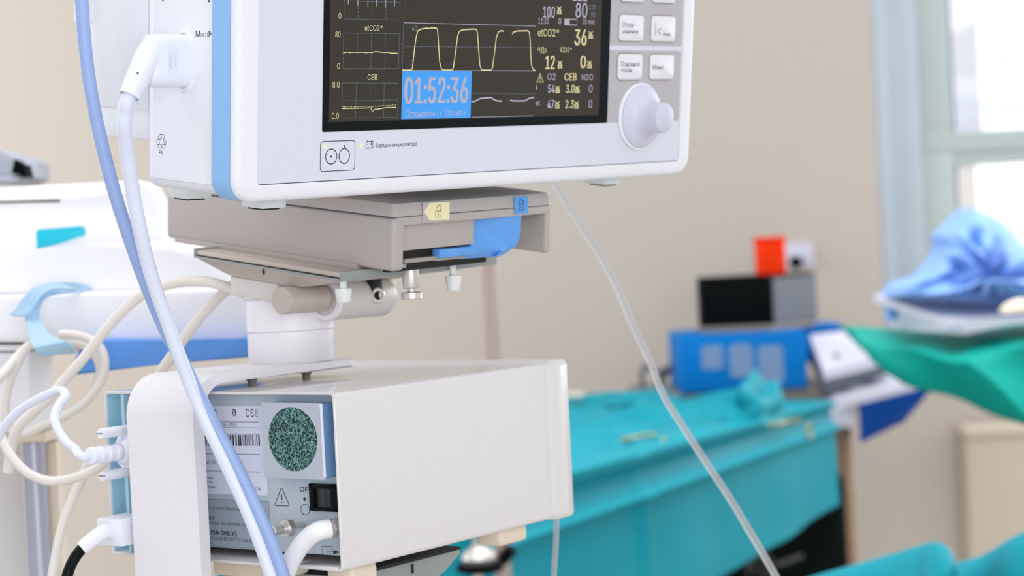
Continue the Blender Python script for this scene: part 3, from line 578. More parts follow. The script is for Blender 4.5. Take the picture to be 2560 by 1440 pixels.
bm = B(); lathe(bm, (xs + 0.0006, RY - 0.0095, RZ - 0.0005), (-0.5, -1, 0), [(0, 0.0042), (0.0028, 0.0042), (0.0032, 0.0038), (0.0032, 0.0024), (0.0012, 0.0022)], 24); bo = part(mt, 'clamp_bolt', bm, STEEL)
def stub(px_, ptop, pbot, dd, rs, rk, mname):
    a = inv @ pt(px_, ptop, dd); c = inv @ pt(px_, pbot, dd); h = a.z - c.z; return a, h
a, h = stub(857, 700, 757, 0.938, 0, 0, 0)
bm = B(); lathe(bm, a, (0, 0, -1), [(-0.002, 0.0018), (h * 0.38, 0.0018), (h * 0.38, 0.0040), (h * 0.55, 0.0042), (h * 0.95, 0.0034), (h, 0.0030)], 24); part(mt, 'end_stop', bm, FOOT)
a, h = stub(1131, 665, 726, 0.985, 0, 0, 0)
bm = B(); lathe(bm, a, (0, 0, -1), [(-0.004, 0.0018), (h * 0.40, 0.0018), (h * 0.40, 0.0042), (h * 0.55, 0.0042), (h * 0.95, 0.0034), (h, 0.0032)], 24); part(mt, 'end_stop', bm, FOOT)
a, h = stub(1026, 685, 748, 0.965, 0, 0, 0)
bm = B(); lathe(bm, a, (0, 0, -1), [(-0.003, 0.0043), (h * 0.52, 0.0043), (h * 0.56, 0.0040), (h * 0.58, 0.0022), (h * 0.70, 0.0020), (h * 0.72, 0.0048), (h * 0.75, 0.0054), (h * 0.98, 0.0054), (h, 0.0050)], 32); part(mt, 'thumb_screw', bm, STEEL)
bm = B(); box(bm, onx(955), onx(1000), RY + 0.002, RY + 0.012, RZ - 0.002, RZ + 0.012, bev=0.002); part(mt, 'clamp_lug', bm, CASTG)

# ================================================================== BRACKET
br = thing('support_bracket', 'curved white bracket arm carrying the column and reaching down the box back', 'bracket', BOX, (0.0, 0.101, -0.1))
ys0, ys1 = 0.0778, 0.1240
P = [(0.1055, 0.009)]
for k in range(13): a = radians(90 + 90 * k / 12); P.append((0.006 + 0.021 * cos(a), -0.012 + 0.021 * sin(a)))
P += [(-0.015, -0.19), (-0.0075, -0.19)]
for k in range(13): a = radians(180 - 90 * k / 12); P.append((0.0075 + 0.015 * cos(a), -0.0115 + 0.0155 * sin(a)))
P.append((0.1055, 0.004))
bm = B(); prism(bm, P, ys0, ys1, lambda a, c, d: Vector((a, d, c)), bev=0.0011, seg=3); part(br, 'arm', bm, CASTW, ang=30)
for x, y in ((0.036, 0.086), (0.078, 0.0868)):
    bm = B(); lathe(bm, (x, y, 0.0042), (0, 0, -1), [(0, 0.0028), (0.0018, 0.0028), (0.0018, 0.0022), (0.0042, 0.0022)], 20); part(br, 'bolt', bm, GREYT)

# ================================================================== GAS MODULE
gm = thing('gas_analyser_box', 'white rectangular gas analyser box with round green filter on its end panel', 'medical device', BOX, (0.09, 0.078, -0.084))
GW, GD, GH = 0.1565, 0.178, 0.084
def shell(i, x): return [Vector((x, a, c)) for a, c in rrect(i, GW - i, -GH + i, -i, 0.0022 if i == 0 else 0.0014, 5)]
bm = B(); loft(bm, [shell(0, 0.0003), shell(0, GD)], False, True); loft(bm, [shell(0, 0.0003), shell(0.0003, 0), shell(0.0012, 0), shell(0.0014, 0.0003), shell(0.0014, GD - 0.002)], False, False)
case = part(gm, 'case', bm, CREAM)
bm = B(); f = lambda i, x: [Vector((x, a, c)) for a, c in rrect(-0.0016 + i, GW + 0.0016 - i, -GH - 0.0012 + i, 0.0016 - i, 0.004, 6)]
loft(bm, [f(0.0016, GD - 0.0045), f(0.0001, GD - 0.001), f(0.0, GD - 0.0005), f(0, GD + 0.0135), f(0.0012, GD + 0.015), f(0.004, GD + 0.0158)]); part(gm, 'front_bezel', bm, CREAM)
bm = B(); box(bm, 0.010, 0.012, 0.0014, GW - 0.0014, -0.0785, -0.0014); pnl = part(gm, 'end_panel', bm, PANELB)
bm = B(); box(bm, 0.0008, 0.0102, 0.1425, 0.1445, -GH + 0.0015, -0.0016); box(bm, 0.0008, 0.0102, GW - 0.0019, GW - 0.0013, -GH + 0.0014, -0.0014); box(bm, 0.0092, 0.0101, 0.1445, GW - 0.0015, -GH + 0.0014, -0.0014); part(gm, 'side_lining', bm, LINER)
bm = B(); box(bm, -0.0006, 0.0098, 0.003, 0.0285, -GH + 0.0002, -GH + 0.0022, bev=0.0003); part(gm, 'bottom_flange', bm, CREAM)
# filter plate with a round hole
FX = -0.0005; fp = Plane(BOX, 0, FX, (0, -1, 0), (0, 0, 1), (-1, 0, 0))
fa = fp.uv(657, 1100)[0]; fb = fp.uv(808, 1100)[0]; fz1 = fp.uv(735, 1007)[1]; fz0 = fp.uv(740, 1197)[1]; fc = fp.uv(731.5, 1098)
n = 48; outer = []; hole = []
rv = 0.0153; ru = 0.0156
for k in range(n):
    a = 2 * pi * (k + 0.5) / n; cx, cz = cos(a), sin(a); hole.append((fc[0] + ru * cx, fc[1] + rv * cz))
    ta = min(((fb - fc[0]) if cx > 0 else (fc[0] - fa)) / max(abs(cx), 1e-6), ((fz1 - fc[1]) if cz > 0 else (fc[1] - fz0)) / max(abs(cz), 1e-6)); outer.append((fc[0] + ta * cx, fc[1] + ta * cz))
for cr in ((fa, fz0), (fb, fz0), (fb, fz1), (fa, fz1)):
    k = min(range(n), key=lambda i: (outer[i][0] - cr[0]) ** 2 + (outer[i][1] - cr[1]) ** 2); outer[k] = cr
tp = lambda P, off: [fp.to(a, c, off) for a, c in P]
bm = B(); loft(bm, [tp(outer, -0.0006), tp(outer, 0), tp(hole, 0), tp(hole, -0.002)], False, False)
flt = part(gm, 'filter_plate', bm, FILTM)
bm = B(); prism(bm, circ(fc, rv + 0.0006, ru + 0.0006, 40), -0.0100, -0.0004, lambda a, c, d: fp.to(a, c, d)); part(gm, 'filter_foam', bm, FOAM, flt)
bm = B(); box(bm, FX - 0.0004, FX + 0.0006, -fb - 0.0004, -fb + 0.0010, fz0 + 0.001, fz1 - 0.0005, bev=0.0003); part(gm, 'plate_fold', bm, LABW, flt); bm = B(); box(bm, FX + 0.0005, 0.0102, -fb + 0.0002, -fa - 0.0003, fz0 + 0.0004, fz1 - 0.0004); part(gm, 'filter_side', bm, SIDEB, flt)  # plate_fold is whiter to paint in the highlight on the plate edge
# labels
zl = lambda x, y: PANEL.uv(500 + x / 5.536, 980 + y / 5.536)
def wl(bm, s, q, off=0.0002, bold=0.0, rot=False): writepx(bm, s, PANEL, 500 + q[0] / 5.536, 980 + q[1] / 5.536, 500 + q[2] / 5.536, 980 + q[3] / 5.536, off, bold, rot)
bm = B(); flat(bm, [PANEL.to(*zl(*p), 0.0001) for p in ((-420, 195), (855, 195), (893, 1140), (930, 1175), (940, 1425), (910, 1432), (-380, 1395))]); lab = part(gm, 'rating_label', bm, LABW)
bm = B()
for y0, y1, x0, x1 in ((412, 415, -380, 810), (492, 498, -380, 812), (578, 583, -380, 825), (855, 864, -370, 832), (1085, 1107, -360, 845)): strip(bm, PANEL, [zl(x0, y0 - 6), zl(x1, y1)], 0.0002, 0.0002)
x = -100
while x < 818:
    wd = random.choice((7, 7, 12, 18)); 
    flat(bm, [PANEL.to(*zl(*p), 0.0002) for p in ((x, 592), (x + wd, 592), (x + wd + 8, 745), (x + 8, 745))]); x += wd + random.choice((6, 9, 14, 20))
for s, q in (('ASFJ-0039', (280, 430, 512, 478)), ('1.41.00', (62, 950, 215, 998)), ('.00', (535, 958, 592, 1005)), ('GmbH', (75, 1172, 180, 1205)), ('53-55', (75, 1230, 178, 1262)), ('Germany', (55, 1290, 232, 1338)), ('2014', (712, 1310, 838, 1362))): wl(bm, s, q)
wl(bm, 'C', (638, 232, 682, 348)); wl(bm, 'Є', (702, 235, 748, 345)); wl(bm, '0123', (768, 238, 802, 350), rot=True)
strip(bm, PANEL, [zl(*p) for p in ((120, 260), (170, 215), (240, 272), (236, 370), (120, 365))], 0.0004, 0.0002)
cc = zl(477, 283); disc(bm, PANEL, cc, 0.0018, 0.0002, 0.0013); part(gm, 'rating_print', bm, INK, lab)
bm = B(); wl(bm, 'S', (462, 252, 494, 315), 0.0003, 0.02); part(gm, 'rating_mark', bm, LABW, lab)
zc = lambda x, y: PANEL.uv(500 + x / 6, 1200 + y / 6)
bm = B(); flat(bm, [PANEL.to(*zc(*p), 0.0001) for p in ((-300, 265), (1035, 318), (1062, 1045), (-260, 965))]); cl_ = part(gm, 'caution_label', bm, LABG)
bm = B()
strip(bm, PANEL, [zc(*p) for p in ((-280, 268), (1032, 320), (1058, 1042), (-250, 962))], 0.00012, 0.0002, True)
for s, q, bo in (('SERVICING; DO NOT REMOVE', (-130, 405, 600, 452), 0), ('CAUTION !', (-230, 525, 212, 590), .02), ('ELECTRIQUE NE PAS ENLEVER', (-30, 632, 760, 682), 0), ('(USA ONLY)', (105, 755, 552, 835), .02), ('RESTRICTS THIS DEVICE TO SALE BY', (-10, 862, 800, 910), 0), ('PHYSICIAN', (-120, 920, 182, 948), 0)):
    writepx(bm, s, PANEL, 500 + q[0] / 6, 1200 + q[1] / 6, 500 + q[2] / 6, 1200 + q[3] / 6, 0.0002, bo)
part(gm, 'caution_print', bm, INKG, cl_)
zp = lambda x, y: PANEL.uv(660 + x / 5.5375, 1180 + y / 5.5375)
def wp(bm, s, q, bold=0.0): writepx(bm, s, PANEL, 660 + q[0] / 5.5375, 1180 + q[1] / 5.5375, 660 + q[2] / 5.5375, 1180 + q[3] / 5.5375, 0.0002, bold)
bm = B(); strip(bm, PANEL, [zp(*p) for p in ((237, 232), (255, 235), (352, 455), (342, 472), (165, 466), (152, 450))], 0.00032, 0.0002, True)
wp(bm, '!', (240, 312, 256, 425)); wp(bm, 'OFF', (498, 205, 668, 277)); disc(bm, PANEL, zp(563, 375), 0.0009, 0.0002, 0.0007)
c0 = zp(572, 520); strip(bm, PANEL, circ(c0, abs(zp(572, 447)[1] - c0[1]), abs(zp(632, 520)[0] - c0[0])), 0.00026, 0.0002, True)
wp(bm, '200 ml/min.', (330, 1112, 738, 1190)); strip(bm, PANEL, [zp(*p) for p in ((938, 1085), (938, 1030), (805, 1025), (815, 1195), (942, 1202), (942, 1145))], 0.0002, 0.0002); strip(bm, PANEL, [zp(870, 1105), zp(965, 1106)], 0.00018, 0.0002)
flat(bm, [PANEL.to(*zp(*p), 0.0002) for p in ((962, 1080), (1050, 1110), (962, 1138))]); part(gm, 'panel_print', bm, INK, pnl)
# switch
SWP = Plane(BOX, 0, 0.0078, (0, -1, 0), (0, 0, 1), (-1, 0, 0)); zw = lambda x, y: SWP.uv(660 + x / 5.5375, 1180 + y / 5.5375)
sa = zw(622, 350)[0]; sb = zw(1010, 350)[0]; sz1 = zw(815, 170)[1]; sz0 = zw(815, 547)[1]
bm = B()
for a0, a1, z0, z1 in ((sa, sa + 0.003, sz0, sz1), (sb - 0.0045, sb, sz0, sz1), (sa, sb, sz1 - 0.0022, sz1), (sa, sb, sz0, sz0 + 0.0016)): box(bm, 0.0078, 0.0102, -a1, -a0, z0, z1, bev=0.0003)
sw = part(gm, 'power_switch', bm, BLACK)
bm = B(); loft(bm, [[PANEL.to(a, z, o) for z in (sz0 + 0.0018, sz1 - 0.0024)] + [PANEL.to(a, z, -0.001) for z in (sz1 - 0.0024, sz0 + 0.0018)] for a, o in ((sa + 0.0032, 0.0006), (sa + 0.0068, 0.0014), (sa + 0.0085, 0.0004), (sb - 0.0047, 0.0017))]); part(gm, 'rocker', bm, mat('dark_rocker_plastic', (34, 42, 46), 0.35, spec=0.4), sw)
# nozzles
NP = Plane(BOX, 0, -0.002, (0, -1, 0), (0, 0, 1), (-1, 0, 0)); c0 = NP.uv(717, 1320); p0 = PANEL.to(*c0)
bm = B(); lathe(bm, p0, (-1, 0, 0), [(0, 0.0015), (0.0095, 0.0015)], 16); lathe(bm, p0, (-1, 0, 0), [(0.0095, 0.0040), (0.0098, 0.0044), (0.0135, 0.0044), (0.0138, 0.0040)], 6); lathe(bm, p0, (-1, 0, 0), [(0.0135, 0.0030), (0.0145, 0.0030), (0.0146, 0.0022), (0.0215, 0.0022), (0.0220, 0.0025), (0.0226, 0.0022)], 20); part(gm, 'gas_nozzle', bm, STEEL)
N2 = Plane(BOX, 0, 0.004, (0, -1, 0), (0, 0, 1), (-1, 0, 0)); c1 = N2.uv(832, 1320); p1 = PANEL.to(*c1)
bm = B(); lathe(bm, p1, (-1, 0, 0), [(0, 0.0046), (0.0036, 0.0046), (0.0037, 0.0038), (0.0044, 0.0038), (0.0045, 0.0046), (0.0080, 0.0046), (0.0082, 0.0035), (0.0110, 0.0035)], 6); part(gm, 'gas_nozzle', bm, STEEL)
for x0, x1, y0, y1 in ((0.012, 0.036, 0.052, 0.098), (0.012, 0.032, 0.005, 0.022), (0.1335, 0.1585, 0.006, 0.022)):
    bm = B(); box(bm, x0, x1, y0, y1, -0.0935, -GH + 0.0002, bev=0.003, seg=3); part(gm, 'foot', bm, CREAMF)
# hose on the outlet
tip = BOX @ (p1 + Vector((-0.0084, 0, 0))); dh = (RWC.transposed() @ (tip - CAM)).z
bm = B(); tube(bm, [tip, pt(798, 1327, dh - .002), pt(772, 1343, dh + .000), pt(745, 1374, dh + .004), pt(722, 1415, dh + .008), pt(706, 1470, dh + .011), pt(696, 1560, dh + .014)], 0.00455, 8, 20)
single('gas_hose', 'short thick white hose curving from the outlet nozzle of the box', 'hose', bm, HOSEX, WORLD, tip)

# ================================================================== PLUGS ON THE LEFT
yb = 0.1385
sp = thing('data_cable', 'white data cable with ribbed plug and two thumbscrews left of bracket', 'cable', BOX, (-0.01, yb, -0.03))
bm = B(); prism(bm, rrect(yb - 0.0075, yb + 0.0065, -0.0385, -0.0215, 0.003), -0.0035, 0.0095, lambda a, c, d: Vector((d, a, c)), bev=0.0012, seg=3); lathe(bm, (-0.003, yb, -0.0300), (-1, 0, 0), [(0, 0.0078), (0.003, 0.0062), (0.0045, 0.0048)], 24); part(sp, 'plug', bm, PLUGW)
bm = B(); cyl(bm, (-0.006, yb, -0.0300), (-0.0255, yb + 0.001, -0.0298), 0.0033)
for k in range(4): lathe(bm, (-0.0085 - k * 0.0052, yb + 0.0002 * k, -0.0299), (-1, 0, 0), [(0, 0.0040), (0.0004, 0.0044), (0.0026, 0.0043), (0.003, 0.0039)], 24)
part(sp, 'strain_relief', bm, PLUGW)
for z in (-0.0195, -0.0408):
    bm = B(); lathe(bm, (0.009, yb + 0.001, z), (-1, 0, 0), [(0, 0.0026), (0.0265, 0.0026), (0.0278, 0.0024)], 24); th = part(sp, 'thumbscrew', bm, PLUGW)
    bm = B(); box(bm, -0.0190, -0.0186, yb - 0.0012, yb + 0.0032, -0.0003, 0.0003, M=Matrix.Translation((0, 0, z)) @ Matrix.Rotation(0, 4, 'X')); part(sp, 'screw_slot', bm, GREYT, th)
e = BOX @ Vector((-0.024, yb + 0.001, -0.0298)); de = (RWC.transposed() @ (e - CAM)).z
bm = B(); tube(bm, [e, BOX @ Vector((-0.0305, yb + 0.0022, -0.0296)), pt(190, 1124, de + .005), pt(167, 1106, de + .011), pt(145, 1072, de + .018), pt(137, 1040, de + .024), pt(148, 1012, de + .03), pt(163, 993, de + .034), pt(160, 980, de + .038), pt(146, 976, de + .042), pt(122, 985, de + .046), pt(89, 1001, de + .05), pt(56, 1021, de + .055), pt(24, 1050, de + .06), pt(0, 1086, de + .065), pt(-40, 1150, de + .07)], 0.0023, 8, 16); part(sp, 'cable_sheath', bm, HOSEW, src=WORLD)
pk = thing('power_cable', 'black cable with a square white plug low on the box back', 'cable', BOX, (-0.01, 0.137, -0.068))
bm = B(); box(bm, -0.0185, 0.0095, 0.1285, 0.1460, -0.0758, -0.0622, bev=0.0007); part(pk, 'plug', bm, PLUGW)
bm = B(); box(bm, 0.004, 0.0098, 0.126, 0.147, -0.0595, -0.0575, bev=0.0003); part(pk, 'socket_lip', bm, BLACKR)
e = BOX @ Vector((-0.018, 0.1365, -0.0690)); de = (RWC.transposed() @ (e - CAM)).z
bm = B(); tube(bm, [e, pt(262, 1328, de - .004), pt(235, 1346, de - .008), pt(203, 1372, de - .011)], lambda q: 0.0042 - 0.0006 * q, 6, 20); part(pk, 'strain_relief', bm, PLUGW, src=WORLD)
bm = B(); tube(bm, [pt(212, 1365, de - .010), pt(196, 1382, de - .012), pt(181, 1405, de - .014), pt(170, 1432, de - .016), pt(158, 1480, de - .018), pt(140, 1580, de - .02)], 0.0028, 8, 16); part(pk, 'cable_sheath', bm, BLACK, src=WORLD)

# coiled cream cables
def coil(name, label, P, d0, d1, r, m=HOSEC, group='cream cables looped on the left'):
    bm = B(); n = len(P); tube(bm, [pt(x, y, d0 + (d1 - d0) * i / (n - 1)) for i, (x, y) in enumerate(P)], r, 8, 14)
    single(name, label, 'cable', bm, m, WORLD, pt(*P[n // 2], (d0 + d1) / 2), group)
coil('cream_cable', 'long cream cable arching from under the swivel mount down to the cable loops', [(640, 745), (575, 720), (520, 705), (465, 703), (418, 712), (375, 726), (335, 752), (290, 795), (250, 842), (215, 888), (170, 940), (125, 992), (85, 1030), (52, 1062), (30, 1110), (20, 1180)], 1.02, 1.07, 0.0029)
coil('cream_cable', 'cream cable dropping from the swivel mount behind the bracket top', [(640, 690), (600, 704), (570, 722), (530, 760), (495, 800), (462, 843), (435, 882), (414, 912), (398, 940), (385, 990), (372, 1060)], 1.045, 1.075, 0.0030)
coil('cream_cable', 'coiled cream cable loop hung in the pale blue strap', [(96, 850), (66, 872), (40, 915), (22, 960), (14, 1005), (16, 1048), (32, 1078), (62, 1086), (100, 1068), (150, 1046), (195, 1020), (232, 985), (256, 945), (262, 905), (252, 872), (228, 850), (190, 838), (150, 836)], 1.125, 1.13, 0.0027)
coil('cream_cable', 'cream cable leaving the strap towards the left edge of the picture', [(112, 848), (76, 862), (48, 888), (25, 915), (0, 942), (-40, 980)], 1.14, 1.11, 0.0030)
coil('cream_cable', 'inner cream cable loop beside the blue panel', [(150, 850), (195, 858), (225, 876), (243, 900), (248, 935), (236, 975), (205, 1012), (160, 1040)], 1.15, 1.16, 0.0028)
coil('cream_cable', 'worn cream cable sagging in a low arc below the ribbed plug', [(-20, 1040), (0, 1085), (14, 1118), (38, 1153), (72, 1184), (115, 1201), (160, 1201), (205, 1188), (240, 1172), (270, 1150), (300, 1110)], 1.03, 1.0, 0.0026)
coil('cream_cable', 'cream cable hanging down past the black power cable', [(240, 1120), (222, 1155), (205, 1198), (190, 1230), (175, 1265), (160, 1305), (148, 1350), (138, 1400), (130, 1450), (120, 1540)], 1.06, 1.05, 0.0027)

# ================================================================== WHITE TROLLEY ON THE LEFT
TY = 1.24
o0 = at(250, 1440, TY)
tr = thing('equipment_trolley', 'white equipment trolley with a cyan badge and slotted back panel', 'trolley', WORLD, (o0.x, TY, 0))
def tp_(P, Y0, Y1, bev=0.004, bm=None):
    bm = bm or B(); prism(bm, [(at(x, y, Y0).x, at(x, y, Y0).z) for x, y in P], Y0, Y1, lambda a, c, d: Vector((a, d, c)), bev=bev, seg=3); return bm
part(tr, 'back_panel', tp_([(-120, 475), (0, 468), (345, 450), (368, 460), (385, 490), (402, 545), (414, 604), (425, 760), (-120, 760)], TY, TY + 0.05, 0.003), TROLW)
bm = tp_([(-120, 498), (200, 488), (330, 476), (330, 484), (200, 496), (-120, 507)], TY - 0.0025, TY + 0.004, 0.001); part(tr, 'panel_ridge', bm, TROLW)
bm = tp_([(-120, 507), (0, 502), (142, 496), (150, 500), (150, 506), (-120, 512)], TY - 0.0006, TY + 0.004, 0); part(tr, 'handle_slot', bm, GREYT)
bm = tp_([(90, 580), (96, 574), (200, 566), (209, 568), (212, 575), (212, 588), (196, 592), (150, 608), (92, 622)], TY - 0.0015, TY + 0.002, 0.0005); part(tr, 'badge', bm, CYAN)
part(tr, 'work_surface', tp_([(-120, 640), (0, 632), (200, 610), (420, 602), (500, 628), (560, 668), (585, 700), (600, 742), (-120, 742)], TY - 0.06, TY + 0.02, 0.006), TROLW)
def ledge():
    bm = B(); Y0 = TY - 0.075
    prism(bm, [(at(x, y, Y0).x, at(x, y, Y0).z) for x, y in ((-120, 742), (620, 716), (640, 722), (640, 858), (-120, 856))], Y0, TY + 0.03, lambda a, c, d: Vector((a, d, c)), bev=0.004, seg=3); return bm
part(tr, 'ledge', ledge(), TROLW)
part(tr, 'blue_skirt', tp_([(165, 940), (200, 868), (250, 848), (420, 852), (540, 856), (590, 848), (640, 838), (640, 892), (400, 912)], TY - 0.088, TY - 0.07, 0.002), BLUEP)
part(tr, 'underframe', tp_([(-120, 858), (640, 858), (640, 876), (-120, 882)], TY - 0.03, TY + 0.02, 0.001), CREAMF)
part(tr, 'drawer', tp_([(-120, 862), (70, 862), (70, 878), (-120, 880)], TY - 0.06, TY, 0.002), TROLW)
part(tr, 'drawer', tp_([(-120, 883), (74, 881), (78, 1080), (-120, 1085)], TY - 0.06, TY, 0.002), TROLW)
part(tr, 'cross_bar', tp_([(-120, 1085), (112, 1080), (114, 1106), (-120, 1112)], TY - 0.03, TY + 0.02, 0.002), CREAMF)
bm = B(); a = at(84, 1105, TY - 0.005); cyl(bm, (a.x, TY - 0.005, 0), (a.x, TY - 0.005, a.z), 0.0075, seg=28); part(tr, 'leg', bm, mat('lavender_grey_enamel', (170, 172, 188), 0.3, metal=0.3, scale=20))
a = at(118, 1105, TY); bm = B(); box(bm, a.x - 0.003, a.x + 0.006, TY + 0.0, TY + 0.02, 0, a.z, bev=0.001); part(tr, 'side_post', bm, CREAMF)
a = at(62, 1105, TY + 0.04); bm = B(); box(bm, a.x - 0.2, a.x, TY + 0.03, TY + 0.05, 0, a.z + 0.01, bev=0.001); part(tr, 'lower_panel', bm, mat('pale_grey_laminate', (206, 204, 204), 0.5, scale=15))
# strap looped over the ledge
SY = TY - 0.082
def ribbon(path, wid, th=0.0012):
    """path: picture points of the two edges, with distance"""
    bm = B(); A = smooth([pt(x0, y0, d) for x0, y0, x1, y1, d in path], 5); C = smooth([pt(x1, y1, d) for x0, y0, x1, y1, d in path], 5)
    n = (A[1] - A[0]).cross(C[0] - A[0]).normalized(); loops = []
    for i in range(len(A)):
        tn = (A[min(i + 1, len(A) - 1)] - A[max(i - 1, 0)]).cross(C[i] - A[i]); tn = tn.normalized() * th if tn.length > 1e-9 else n * th
        loops.append([A[i], (A[i] + C[i]) / 2 + tn * 0.4, C[i], C[i] + tn, (A[i] + C[i]) / 2 + tn * 1.4, A[i] + tn])
    loft(bm, loops); return bm
stp = thing('strap', 'pale blue fabric strap wrapped round the trolley ledge holding the cable coil', 'strap', WORLD, pt(120, 780, SY))
part(stp, 'band', ribbon([(232, 722, 225, 716, SY + 0.02), (190, 730, 180, 706, SY + 0.005), (150, 732, 110, 710, SY - 0.006), (115, 745, 72, 728, SY - 0.010), (98, 775, 60, 765, SY - 0.011), (106, 806, 64, 800, SY - 0.02), (124, 835, 72, 832, 1.115), (152, 848, 80, 860, 1.08), (178, 862, 90, 880, 1.078), (190, 884, 104, 893, 1.085)], 0.01), STRAPM)
part(stp, 'loose_end', ribbon([(190, 722, 150, 707, SY - 0.006), (130, 722, 92, 716, SY - 0.014), (100, 745, 66, 735, SY - 0.018), (80, 775, 46, 762, SY - 0.020), (62, 788, 26, 786, SY - 0.022)], 0.01), STRAPM)
# grey device head
dv = thing('device_head', 'silver grey device head with a black opening at the left picture edge', 'device', WORLD, at(20, 420, 1.5))
def dp(P, Y0, Y1, bev): return tp_(P, Y0, Y1, bev)
part(dv, 'housing', dp([(-90, 350), (0, 378), (40, 384), (63, 400), (66, 440), (30, 460), (-90, 452)], 1.50, 1.58, 0.004), SILVER)
part(dv, 'opening', dp([(35, 398), (60, 412), (68, 442), (28, 432)], 1.488, 1.51, 0.0008), JET)
part(dv, 'lower_lip', dp([(-90, 446), (28, 440), (60, 444), (34, 460), (-90, 458)], 1.49, 1.53, 0.002), SILVER)

# ================================================================== IV POLE, CLEAR TUBES
PD = 2.6; a = at(1200, 560, PD); a2 = at(1262, 1440, PD)
pole = thing('stand_pole', 'taupe upright stand pole behind the white analyser box', 'pole', WORLD, (at(1230, 900, PD).x, PD, 0))
xx = at(1226, 780, PD).x
bm = B(); cyl(bm, (xx, PD, 0), (xx, PD, 1.95), 0.0115, seg=28); part(pole, 'shaft', bm, POLEM)
k0 = at(1200, 1412, PD - 0.03)
bm = B(); lathe(bm, (k0.x, PD - 0.05, k0.z - 0.006), (0, 0, 1), [(0, 0.028), (0.002, 0.032), (0.01, 0.032), (0.012, 0.025)], 32); cyl(bm, (k0.x + 0.03, PD - 0.04, k0.z + 0.006), (k0.x + 0.045, PD - 0.045, k0.z + 0.022), 0.009); part(pole, 'clamp_knob', bm, JET)
bm = B(); lathe(bm, (k0.x, PD - 0.05, k0.z + 0.005), (0, 0, 1), [(0, 0.02), (0.008, 0.024), (0.016, 0.02), (0.024, 0.008)], 32); part(pole, 'clamp_cap', bm, STEEL)
bm = B(); tube(bm, [pt(x, y, 1.30 - 0.00012 * (y - 440)) for x, y in ((1360, 400), (1392, 466), (1440, 545), (1490, 622), (1524, 682), (1548, 730), (1572, 790), (1600, 850), (1630, 915), (1648, 965), (1668, 1005), (1700, 1055), (1732, 1105), (1765, 1155), (1800, 1208), (1835, 1262), (1868, 1318), (1900, 1372), (1938, 1438), (1990, 1530))], 0.0021, 6, 14)
single('clear_tubing', 'thin clear tubing slanting across the teal drape from behind the monitor', 'tubing', bm, CLEAR, WORLD, pt(1630, 915, 1.25))
bm = B(); tube(bm, [pt(1391, 1230, 1.05), pt(1391, 1290, 1.05), pt(1390, 1350, 1.05), pt(1387, 1400, 1.05), pt(1384, 1450, 1.05), pt(1378, 1560, 1.05)], 0.0016, 6, 14)
single('clear_tubing', 'thin clear tube hanging straight down below the right end of the box', 'tubing', bm, CLEAR, WORLD, pt(1390, 1350, 1.05))
# rail under the box
rl_ = thing('mounting_rail', 'grey metal rail with a black keyhole below the analyser box', 'rail', BOX, (0.09, 0.07, -0.1))
bm = B(); prism(bm, [(0.034, -0.0940), (0.1265, -0.0940), (0.1265, -0.097), (0.112, -0.104), (0.085, -0.112), (0.034, -0.112)], 0.028, 0.11, lambda a, c, d: Vector((a, d, c)), bev=0.0008); part(rl_, 'channel', bm, METAL)
bm = B(); box(bm, 0.036, 0.125, 0.0265, 0.10, -0.0942, -0.0926); part(rl_, 'channel_gap', bm, BLACKR)  # black filler painting the shade of the slit above the channel
bm = B(); box(bm, 0.0845, 0.0862, 0.0274, 0.0282, -0.1005, -0.0955, bev=0.0003); part(rl_, 'keyhole', bm, BLACKR)

# ================================================================== TEAL TABLE
TZ = CAM.z - 0.345
def on(x, y, z=TZ): return lvl(x, y, z)
def sheet(bm, A, Bp, C, D, nu, nv, amp, fr, seed, edge=0.0):
    """wrinkled sheet over the quad A B C D"""
    g = []
    for j in range(nv + 1):
        row = []
        for i in range(nu + 1):
            s, q = i / nu, j / nv; p = (A * (1 - s) + Bp * s) * (1 - q) + (D * (1 - s) + C * s) * q
            nn = noise.fractal(Vector((p.x * fr + seed, p.y * fr, p.z * fr)), 0.9, 2.0, 4)
            row.append(p + Vector((0, 0, 1)) * nn * amp)
        g.append(row)
    V = [[bm.verts.new(p) for p in r] for r in g]
    for j in range(nv):
        for i in range(nu): bm.faces.new((V[j][i], V[j][i + 1], V[j + 1][i + 1], V[j + 1][i]))
    return g
N0 = on(1180, 1236); N1 = on(2072, 1000); dirn = (N1 - N0).normalized(); perp = Vector((-dirn.y, dirn.x, 0))
wid = 0.85
td = thing('draped_table', 'long table covered with a creased teal surgical drape', 'table', WORLD, ((N0 + N1) / 2 + perp * wid / 2 - Vector((0, 0, TZ))))
bm = B(); nU, nV = 120, 90; rows = []
